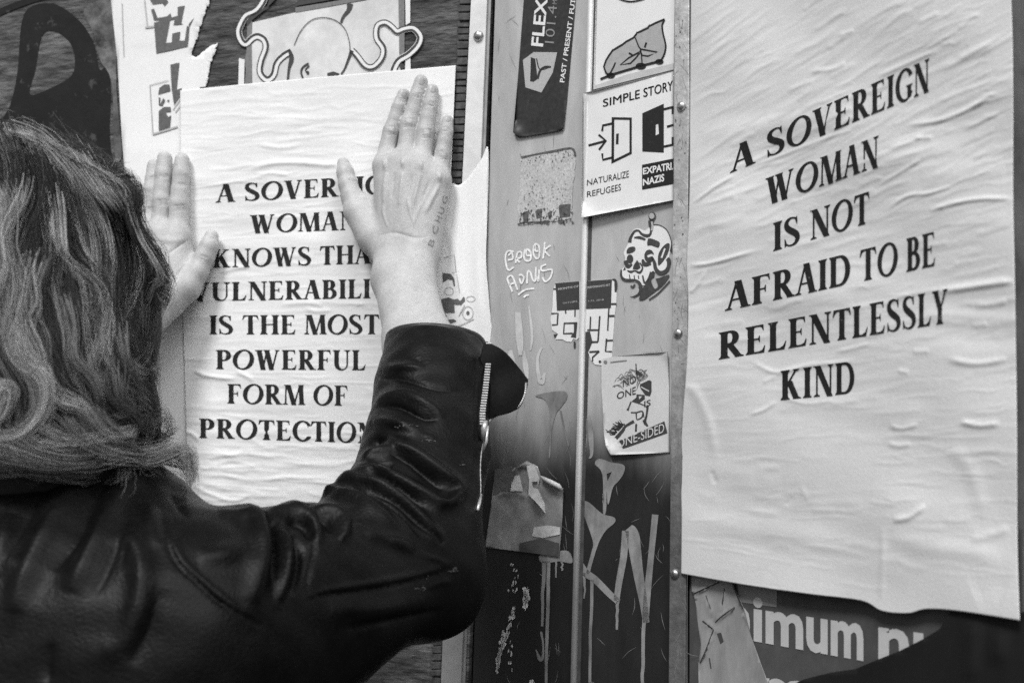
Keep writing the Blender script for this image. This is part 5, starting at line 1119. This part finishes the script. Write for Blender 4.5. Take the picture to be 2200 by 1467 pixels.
wob = .0011 * np.sin(JV[:, 0] * 71 + JV[:, 2] * 93) + .0009 * np.sin(JV[:, 0] * 141 - JV[:, 2] * 120 + JV[:, 1] * 70) + .0006 * np.sin(JV[:, 1] * 230 + JV[:, 2] * 210)
JV = JV + nrm * (wob * .3)[:, None]
FOLD = [(a, b * ((.95 if np.mean([t[0] for t in a]) > 440 else 1.3) if b > 9 else 1), c * ((1.35 if np.mean([t[0] for t in a]) > 440 else .8) if b > 8.5 else .9)) for a, b, c in FOLD]
JV = sculpt(JV, JF, FOLD); JV = relax(JV, JF, 1, .3)
jk = link("jacket", JV, JF, LEATHER, body, smooth=True)
DJ = draper(JV, JF, None)
# piped cuff edge
a = np.linspace(0, 2 * math.pi, 60, endpoint=False)
rim = []
for q in a:
    d = np.array([math.cos(q), math.sin(q), 0]); d = d - cn * (d @ cn) / 1.0; rim.append(cc + d * .0395)
V, F = tube(np.array(rim + rim[:1]), .0030, 8, False); m = MB(); m.add(V, F); m.build("cuff_piping", mat("leather_piping", 0.018, 0.38, spec=0.5, amp=.3, scale=150), jk, True)
# lining flap that falls open at the zip
fy = lambda x: .824 + (x - 1040) * .00028
fo = cr_spline([(1040, 738), (1060, 742), (1085, 758), (1112, 790), (1128, 811), (1132, 818), (1130, 832), (1122, 860), (1112, 876), (1092, 886), (1064, 894), (1046, 908), (1030, 912), (1026, 860), (1030, 790)], 3, True)
V, F = region([(1, fo)], 6)
W = at(V[:, 0], V[:, 1], fy(V[:, 0]) - .008 * np.sin(np.clip((V[:, 0] - 1036) / 95, 0, 1) * math.pi) + .0015 * np.sin(V[:, 1] / 17 + V[:, 0] / 30))
fo_ = link("cuff_flap", W, F[:, ::-1], LINING, jk, smooth=True); md = fo_.modifiers.new("thickness", 'SOLIDIFY'); md.thickness = .003; md.offset = 0
# zip teeth along the sleeve edge
ZIPM = mat("zip_metal", 0.45, 0.35, metal=0.6, amp=.25, scale=500)
zp = cr_spline([(1050, 736), (1050, 765), (1047, 800), (1042, 845), (1037, 885), (1037, 912)], 30)
s_ = np.r_[0, np.cumsum(np.linalg.norm(np.diff(zp, axis=0), axis=1))]
m = MB(); mt = MB()
zd_ = DJ(zp[:, 0] - 6, zp[:, 1], .0, .83)[:, 1]; zd_ = np.minimum(zd_, fy(zp[:, 0])); zd_ = np.convolve(np.pad(zd_, 8, mode='edge'), np.ones(17) / 17, 'valid')
for d in np.arange(2, s_[-1], 5.6):
    x = np.interp(d, s_, zp[:, 0]); y = np.interp(d, s_, zp[:, 1]); c = at(x, y, np.interp(d, s_, zd_) - .004)
    wx = .0023; wz = .00065; wy = .0010
    V = [c + np.array([i * wx, j * wy, k * wz]) for i in (-1, 1) for j in (-1, 1) for k in (-1, 1)]
    m.add(V, [(0, 1, 3, 2), (4, 6, 7, 5), (0, 4, 5, 1), (2, 3, 7, 6), (0, 2, 6, 4), (1, 5, 7, 3)])
zipo = m.build("zip", ZIPM, jk); md = zipo.modifiers.new("bevel", 'BEVEL'); md.width = .0003; md.segments = 2
ze = cr_spline([(1130, 822), (1127, 848), (1114, 872), (1092, 885), (1064, 893), (1050, 906), (1042, 920)], 20)
P = at(ze[:, 0], ze[:, 1], fy(ze[:, 0]) - .005); k = np.arange(len(P))
V, F = tube(P, .0011 + .0004 * np.sin(k * 1.9), 7); m = MB(); m.add(V, F); m.build("zip_edge", ZIPM, jk, True)
# slider and the closed run of the zip
def dpath(p, off): p = np.array(p, float); return DJ(p[:, 0], p[:, 1], off, .83)
c = at(1040, 926, zd_[-1] - .004)
m = MB(); m.add(*tube([c + np.array([.001, 0, .008]), c + np.array([0, -.001, .002]), c + np.array([-.0005, 0, -.007])], [.0016, .0026, .0014], 8)); m.add(*tube([c + np.array([.003, -.002, .004]), c + np.array([.002, -.003, -.008]), c + np.array([-.001, -.002, -.016])], [.0008, .0012, .0009], 8)); m.build("zip_slider", ZIPM, jk, True)
zc = cr_spline([(1040, 940), (1034, 975), (1032, 1010), (1033, 1050), (1030, 1085)], 12)
P = dpath(zc, .0006); P[:, 1] = np.minimum.accumulate(np.minimum(P[:, 1], .832)) if False else P[:, 1]
m = MB(); m.add(*tube(P, .0005 + .0001 * np.sin(np.arange(len(P)) * 1.9), 7)); m.build("zip", mat("dull_zip_metal", 0.22, 0.4, metal=0.5, amp=.3, scale=500), jk, True)
P = dpath([(1034, 1062), (1030, 1080), (1026, 1096)], .0025); m = MB(); m.add(*tube(P, [.0008, .0014, .0011], 8)); m.build("zip_pull", ZIPM, jk, True)
# scuffs on the leather
sc = []
for x, y, n_, w_, L_ in ((975, 1225, 10, 10, 5), (910, 1240, 6, 12, 4), (905, 1262, 12, 8, 4), (860, 915, 10, 14, 4), (994, 998, 4, 3, 5), (925, 945, 8, 12, 4)):
    for i in range(n_):
        cx_, cy_ = x + RNG.normal(0, w_), y + RNG.normal(0, 3); q = RNG.uniform(.3, 1, 6) * L_; an = np.sort(RNG.uniform(0, 6.28, 6)); sc.append([(1, [(cx_ + k_ * math.cos(b), cy_ + k_ * .5 * math.sin(b)) for k_, b in zip(q, an)])])
pr = []
for o_ in sc:
    try:
        p = region(o_)
        if len(p[1]): pr.append(p)
    except Exception: pass
drape_ops("scuffs", join2(pr), DJ, mat("scuffed_leather", 0.06, 0.6, amp=.5, scale=200), .0004, jk)

# ---- hair
g = sgrid((-.56, .45, 1.38), (-.10, .90, 1.82), .005)
ellip(g, HC + np.array([0, 0, -.002]), (.090, .110, .096), 0, R)
cone(g, HC + np.array([.02, -.03, -.03]), at(60, 900, .63), .085, .075, .05); cone(g, HC + np.array([-.06, -.01, -.03]), at(-180, 930, .64), .08, .08, .05)
cone(g, HC + np.array([.055, .03, -.02]), at(185, 870, .68), .05, .030, .04); cone(g, at(100, 860, .64), at(190, 930, .65), .045, .022, .04)
cone(g, at(265, 510, .71), at(265, 640, .71), .010, .010, .04)
HRV, HRF = nets(g); HRV = relax(HRV, HRF, 3)
hair = link("hair", HRV, HRF, HAIRB, body, smooth=True)
DR = draper(HRV, HRF, None)
zz = lambda *p: [(a / 1.686, b / 1.686 + 230) for a, b in p]
LONG = [[(-260, 300), (-330, 480), (-350, 700), (-310, 900), (-340, 1040)], [(-180, 262), (-240, 440), (-210, 640), (-255, 830), (-200, 1030)],
        [(-110, 262), (-150, 430), (-110, 600), (-160, 780), (-120, 930), (-90, 1030)],
        [(-60, 265), (-70, 400), (-40, 540), (-80, 690), (-30, 840), (-10, 960), (-40, 1020)],
        [(-20, 270), (12, 360), (-5, 450), (20, 560), (5, 660), (30, 780), (50, 880), (20, 980)],
        zz((50, 90), (95, 220), (90, 340), (55, 430), (45, 540), (85, 660), (80, 800), (120, 930), (190, 1010), (185, 1100), (130, 1170)),
        zz((90, 100), (150, 220), (200, 340), (215, 470), (225, 560), (150, 650), (130, 760), (180, 870), (240, 1000), (330, 1090), (360, 1150)),
        zz((120, 105), (190, 200), (240, 330), (225, 480), (250, 580), (330, 630), (385, 700), (408, 780), (390, 870), (420, 960), (400, 1080)),
        zz((150, 115), (250, 220), (310, 330), (385, 430), (415, 540), (418, 640), (395, 760), (395, 860), (430, 980), (500, 1050), (555, 1100)),
        zz((180, 130), (290, 200), (370, 290), (440, 400), (490, 520), (515, 620), (490, 720), (445, 790), (470, 880), (540, 960)),
        zz((220, 150), (330, 220), (420, 270), (480, 310), (480, 390), (505, 480), (550, 580), (572, 650), (540, 740), (540, 810), (510, 900)),
        zz((260, 180), (370, 250), (460, 295), (505, 330), (490, 400), (522, 500), (565, 600), (584, 650), (560, 720), (550, 760))]
LOCKS = [(zz((60, 110), (180, 150), (260, 230), (330, 330), (400, 450), (420, 560), (405, 660), (410, 760), (395, 860), (400, 940), (440, 1010), (520, 1050), (560, 1095)), 70, 1.5),
         (zz((300, 180), (380, 300), (450, 420), (495, 530), (512, 640), (480, 720), (440, 790)), 60, 1.7), (zz((200, 330), (215, 420), (225, 500), (240, 570), (300, 610), (365, 665), (403, 740), (410, 820), (395, 900)), 70, 1.8),
         (zz((95, 300), (85, 370), (45, 450), (30, 520), (45, 600), (20, 690), (0, 740)), 45, 1.3), (zz((70, 800), (90, 880), (130, 935), (180, 970), (200, 1030), (185, 1110), (140, 1165), (90, 1195), (20, 1200)), 80, 1.7),
         (zz((200, 1030), (240, 1070), (310, 1090), (350, 1130), (390, 1180), (440, 1195), (500, 1180)), 60, 2.0), (zz((170, 1185), (230, 1212), (300, 1215), (370, 1205), (420, 1190)), 60, 1.8),
         (zz((150, 560), (130, 640), (150, 740), (125, 800), (170, 900), (180, 960)), 40, 1.3), (zz((370, 1272), (450, 1262), (540, 1285), (620, 1262), (690, 1235), (712, 1290), (715, 1350), (700, 1385)), 45, 1.1), (zz((350, 1250), (480, 1272), (580, 1270), (660, 1240), (700, 1250), (705, 1330)), 40, 1.2),
         (zz((490, 730), (520, 800), (548, 870), (520, 930), (470, 960)), 40, 1.0), (zz((430, 800), (450, 900), (500, 960), (560, 965), (600, 940)), 45, 1.0), (zz((440, 850), (470, 940), (520, 985), (580, 960)), 35, .9),
         (zz((500, 1050), (555, 1085), (570, 1140), (550, 1200), (535, 1235)), 25, 1.2), (zz((560, 1130), (620, 1120), (630, 1170), (600, 1210), (575, 1225)), 18, .8), (zz((360, 1100), (410, 1160), (480, 1190), (500, 1165)), 30, 1.3),
         (zz((160, 160), (250, 250), (300, 340), (340, 450), (360, 560), (355, 650)), 60, 1.2), (zz((400, 300), (450, 360), (470, 470), (500, 560), (500, 640)), 40, 1.2), (zz((240, 700), (280, 820), (290, 920), (360, 1000), (380, 1070)), 40, .9), (zz((0, 1060), (30, 1010), (65, 1040), (40, 1110), (0, 1160)), 35, 1.4), (zz((0, 300), (40, 380), (50, 520), (90, 640), (75, 760)), 50, 1.2),
         (zz((90, 640), (80, 740), (60, 840), (95, 920), (150, 990)), 45, 1.4), (zz((310, 640), (370, 700), (390, 800), (370, 900), (350, 960)), 40, 1.1), (zz((480, 700), (530, 730), (575, 745), (560, 700), (530, 680)), 40, .6)]
LOCKS += [(zz((0, 1215), (90, 1235), (200, 1275), (330, 1290), (430, 1268), (520, 1278)), 70, 1.0), (zz((60, 1180), (150, 1230), (260, 1262), (360, 1258), (440, 1240)), 60, 1.2), (zz((-60, 1250), (60, 1275), (180, 1302), (300, 1305), (400, 1285)), 70, .6),
          (zz((250, 1120), (300, 1180), (380, 1235), (470, 1255), (560, 1250), (640, 1225)), 50, 1.3), (zz((180, 1140), (260, 1195), (340, 1240), (430, 1262), (540, 1270)), 50, .8), (zz((-80, 1200), (20, 1225), (120, 1262), (220, 1282)), 60, .7),
          (zz((400, 1180), (470, 1225), (560, 1262), (640, 1255), (700, 1262)), 30, .7), (zz((300, 1270), (420, 1262), (520, 1290), (600, 1292)), 40, .5), (zz((-40, 1290), (80, 1300), (200, 1310), (320, 1312)), 60, .35), (zz((420, 960), (440, 1060), (500, 1120), (530, 1180)), 40, .6), (zz((470, 940), (500, 1010), (540, 1060), (560, 1120), (545, 1180)), 30, .5)]
LOCKS += [(zz((500, 520), (555, 600), (585, 670), (568, 740), (545, 790)), 40, .22), (zz((470, 290), (500, 310), (508, 360), (500, 410), (530, 480)), 40, .15), (zz((520, 560), (545, 640), (562, 700), (545, 770), (525, 810)), 40, .18), (zz((540, 620), (600, 650), (620, 690), (600, 740), (570, 720)), 14, .9),
          (zz((460, 1230), (540, 1275), (620, 1290), (690, 1310), (720, 1360)), 12, .5), (zz((540, 1270), (640, 1262), (690, 1300), (705, 1380), (690, 1420)), 9, .3), (zz((80, 1280), (180, 1330), (260, 1340)), 16, .3), (zz((220, 1290), (300, 1335), (390, 1320)), 16, .4)]
LOCKS += [([(296, 540), (318, 640), (322, 720), (338, 800), (322, 880), (326, 985)], 60, .16), ([(305, 600), (326, 690), (316, 770), (336, 850), (340, 920), (330, 990)], 50, .22), ([(300, 660), (312, 760), (330, 800), (352, 806)], 24, .5), ([(290, 780), (310, 860), (335, 890), (348, 930), (336, 960)], 24, .6)]
NP = 22
SV = []; SS = []; SRAD = []
def add_strands(guide, n, rad, shade, off0, sp=(1.0, .55, .6), cut=.22, jit=.0005):
    p = cr_spline(np.array(guide, float), 8); s = np.r_[0, np.cumsum(np.linalg.norm(np.diff(p, axis=0), axis=1))]
    t = np.linspace(0, s[-1], NP); q = np.c_[np.interp(t, s, p[:, 0]), np.interp(t, s, p[:, 1])]
    B = DR(q[:, 0], q[:, 1], 0.0, .66); C2 = DJ(q[:, 0], q[:, 1], .004, 9.0)
    ms = C2[:, 1] < B[:, 1]; B[ms] = C2[ms]
    R_ = rays(q[:, 0], q[:, 1]) / FPX
    for _ in range(3): B[1:-1, 1] = (B[:-2, 1] + B[1:-1, 1] * 2 + B[2:, 1]) / 4
    B = CAM + R_ * B[:, 1:2]
    for _ in range(2): B[1:-1, 1] = (B[:-2, 1] + B[1:-1, 1] * 2 + B[2:, 1]) / 4
    u = np.linspace(0, 1, NP)
    for i in range(n):
        o = RNG.normal(0, 1, 3) * rad; env = np.interp(u, [0, .45, 1], sp)[:, None]
        ph = RNG.uniform(0, 6.28, 3); fr = RNG.uniform(2, 6, 3)
        w = jit * np.sin(u[:, None] * fr * 6.28 * .5 + ph) * np.clip(u * 2, .2, 1)[:, None]
        P = B + o * env * np.array([1, .45, 1]) + w; P[:, 1] -= off0 + abs(RNG.normal(0, .003))
        e = 1 - cut * RNG.random() ** 1.5; st = RNG.random() * .12
        uu = st + (e - st) * u
        P = np.stack([np.interp(uu, u, P[:, d]) for d in range(3)], 1)
        SV.append(P); SS.append(shade * RNG.lognormal(0, .28)); SRAD.append(RNG.uniform(.00010, .00021))
for i in range(len(LONG) - 1):
    A = cr_spline(np.array(LONG[i], float), 6); Bq = cr_spline(np.array(LONG[i + 1], float), 6)
    ra = lambda p: np.stack([np.interp(np.linspace(0, 1, 14), np.linspace(0, 1, len(p)), p[:, d]) for d in (0, 1)], 1)
    A, Bq = ra(A), ra(Bq)
    for k in range(11):
        f_ = (k + RNG.random()) / 11; gd = A * (1 - f_) + Bq * f_ + RNG.normal(0, 3, (14, 2))
        ph, am = i * 1.3 + k * .12, RNG.uniform(8, 17); gd[:, 0] += am * np.linspace(.4, 1.5, 14) * np.sin(np.linspace(0, 10.5, 14) + ph)
        add_strands(gd, 62, RNG.uniform(.0022, .006), RNG.choice([.04, .06, .10, .17, .28]), .001)
        if RNG.random() < .34: add_strands(gd + RNG.normal(0, 2, (14, 2)), 26, RNG.uniform(.0009, .0018), RNG.uniform(.7, 1.9), .006, (1.0, .7, .9), .2, .0003)
for gd, n, sh in LOCKS: add_strands(gd, int(n * 1.9), .0034, sh * 1.15, .007, (1.1, .6, .55), .12, .0003)
for i in range(80):                         # ragged ends over the collar
    x0 = RNG.uniform(-80, 330); y0 = RNG.uniform(890, 970); an = RNG.uniform(.3, 1.5); cv = RNG.normal(0, .35); L = RNG.uniform(60, 140); gd = [(x0, y0)]
    for k in range(6): an += cv; gd.append((gd[-1][0] + L / 6 * math.cos(an), gd[-1][1] + L / 6 * math.sin(an) * (1 if gd[-1][1] < 1035 else .1)))
    add_strands(gd, RNG.integers(5, 16), RNG.uniform(.0008, .0022), RNG.uniform(.06, .55), .003, (1, .8, .5), .4, .0004)
# loose fly-away hairs round the outline
for i in range(170):
    x0 = RNG.uniform(-10, 250); y0 = 285 + max(0, x0) * .48 + RNG.uniform(-5, 25)
    an = RNG.uniform(-1.2, .6); L = RNG.uniform(30, 110); cv = RNG.normal(0, 1.6)
    gd = [(x0, y0)]
    for k in range(7): an += cv * .22 + RNG.normal(0, .15); gd.append((gd[-1][0] + L / 7 * math.cos(an), gd[-1][1] - L / 7 * abs(math.sin(an)) * (1 if k < 4 else -.4)))
    add_strands(gd, 1, 0, RNG.uniform(.5, 1.3), .004, cut=0)
for i in range(150):
    x0, y0 = [(330, 560), (365, 620), (300, 480), (330, 760), (325, 860), (300, 960)][RNG.integers(6)]; x0 -= RNG.uniform(0, 30); y0 += RNG.uniform(-40, 40)
    an = RNG.uniform(-.8, .9); L = RNG.uniform(30, 80); cv = RNG.normal(0, 1.8); gd = [(x0, y0)]
    for k in range(7): an += cv * .2; gd.append((gd[-1][0] + L / 9 * math.cos(an), gd[-1][1] + L / 7 * math.sin(an) + 3))
    add_strands(gd, 1, 0, RNG.uniform(.5, 1.2), .004, cut=0)
# the far side of the head, down to the shoulders
hbv = BVHTree.FromPolygons([Vector(v) for v in HRV], [tuple(int(i) for i in f) for f in HRF])
for i in range(210):
    th0 = RNG.uniform(math.radians(125), math.radians(290)); P = []; ph = RNG.uniform(0, 6.28) * .2 + th0 * 2
    for k in range(NP):
        u_ = k / (NP - 1); z_ = .094 - .32 * max(0, u_ - .12) * 1.08 if u_ > .12 else .094 + .002 * (1 - u_ / .12)
        tk = th0 + .07 * math.sin(u_ * 11 + ph) * u_; d_ = Vector((math.cos(tk), math.sin(tk), 0)); rr_ = .012 + u_ / .12 * .02 if u_ < .12 else 0
        o_ = Vector(HC) + Vector((0, 0, z_)) + (Vector((-.03, 0, 0)) * min(1, max(0, (u_ - .5) * 2)))
        if u_ < .12: P.append(np.array(o_ + d_ * rr_ + Vector((0, 0, .004)))); continue
        hcast = hbv.ray_cast(o_ + d_ * .30, -d_, .30); P.append(np.array(hcast[0] if hcast[0] is not None else P[-1] + np.array([0, 0, -.014])))
    P = np.array(P)
    for _ in range(2): P[1:-1] = (P[:-2] + 2 * P[1:-1] + P[2:]) / 4
    sh_ = RNG.choice([.06, .1, .17, .3, .8], p=[.25, .25, .2, .2, .1])
    for j in range(34):
        o_ = RNG.normal(0, 1, 3) * .0042; SV.append(P + o_ * np.linspace(1, .7, NP)[:, None] + np.array(d_) * abs(RNG.normal(.003, .002))); SS.append(sh_ * RNG.lognormal(0, .28)); SRAD.append(RNG.uniform(.00012, .00024))
S = np.array(SV); SS = np.clip(np.array(SS), .15, 3.2); SR = np.array(SRAD); nS = len(S)
T = np.gradient(S, axis=1); T /= np.linalg.norm(T, axis=2)[..., None] + 1e-12
U = np.cross(T, np.array([.21, -.93, .3])); U /= np.linalg.norm(U, axis=2)[..., None] + 1e-12; Wv = np.cross(T, U)
tp = np.interp(np.linspace(0, 1, NP), [0, .75, 1], [1, .9, .35])
V = np.concatenate([(S + (U * math.cos(q) + Wv * math.sin(q)) * (SR[:, None] * tp)[..., None])[:, :, None] for q in (0, 2.094, 4.189)], 2)     # strands x points x 3
V = V.reshape(-1, 3); b = (np.arange(nS)[:, None, None] * NP + np.arange(NP - 1)[None, :, None]) * 3; j = np.arange(3)[None, None]; j2 = (j + 1) % 3
F = np.stack([b + j, b + j2, b + 3 + j2, b + 3 + j], -1).reshape(-1, 4)
ho = link("strands", V, F, HAIRM, hair, smooth=True)
at_ = ho.data.attributes.new("shade", 'FLOAT', 'POINT'); at_.data.foreach_set("value", np.repeat(SS, NP * 3).astype(np.float32))
# ---- trousers and shoes, below the frame
g = sgrid((-.62, .40, .05), (.02, .90, 1.18), .009)
hx = at(50, 2300, .615); 
for sg in (-1, 1):
    c = np.array([hx[0] + sg * .09, hx[1], 0]); chain(g, [(c + np.array([-sg * .02, 0, 1.08]), .105), (c + np.array([0, 0, .86]), .098), (c + np.array([0, .02, .48]), .066), (c + np.array([0, 0, .12]), .058)], .03)
TV, TF = nets(g); TV = relax(TV, TF, 2); link("trousers", TV, TF, mat("black_denim", 0.02, 0.85, amp=.3, scale=300), body, smooth=True)
for sg in (-1, 1):
    g = sgrid((hx[0] + sg * .09 - .08, hx[1] - .14, -.02), (hx[0] + sg * .09 + .08, hx[1] + .26, .16), .006); c = np.array([hx[0] + sg * .09, hx[1], 0])
    cone(g, c + np.array([0, -.05, .045]), c + np.array([sg * .02, .15, .04]), .045, .04, .02); cone(g, c + np.array([0, 0, .05]), c + np.array([0, 0, .12]), .05, .048, .03)
    TV, TF = nets(g); link("shoe", TV, TF, mat("boot_leather", 0.02, 0.4), body, smooth=True)
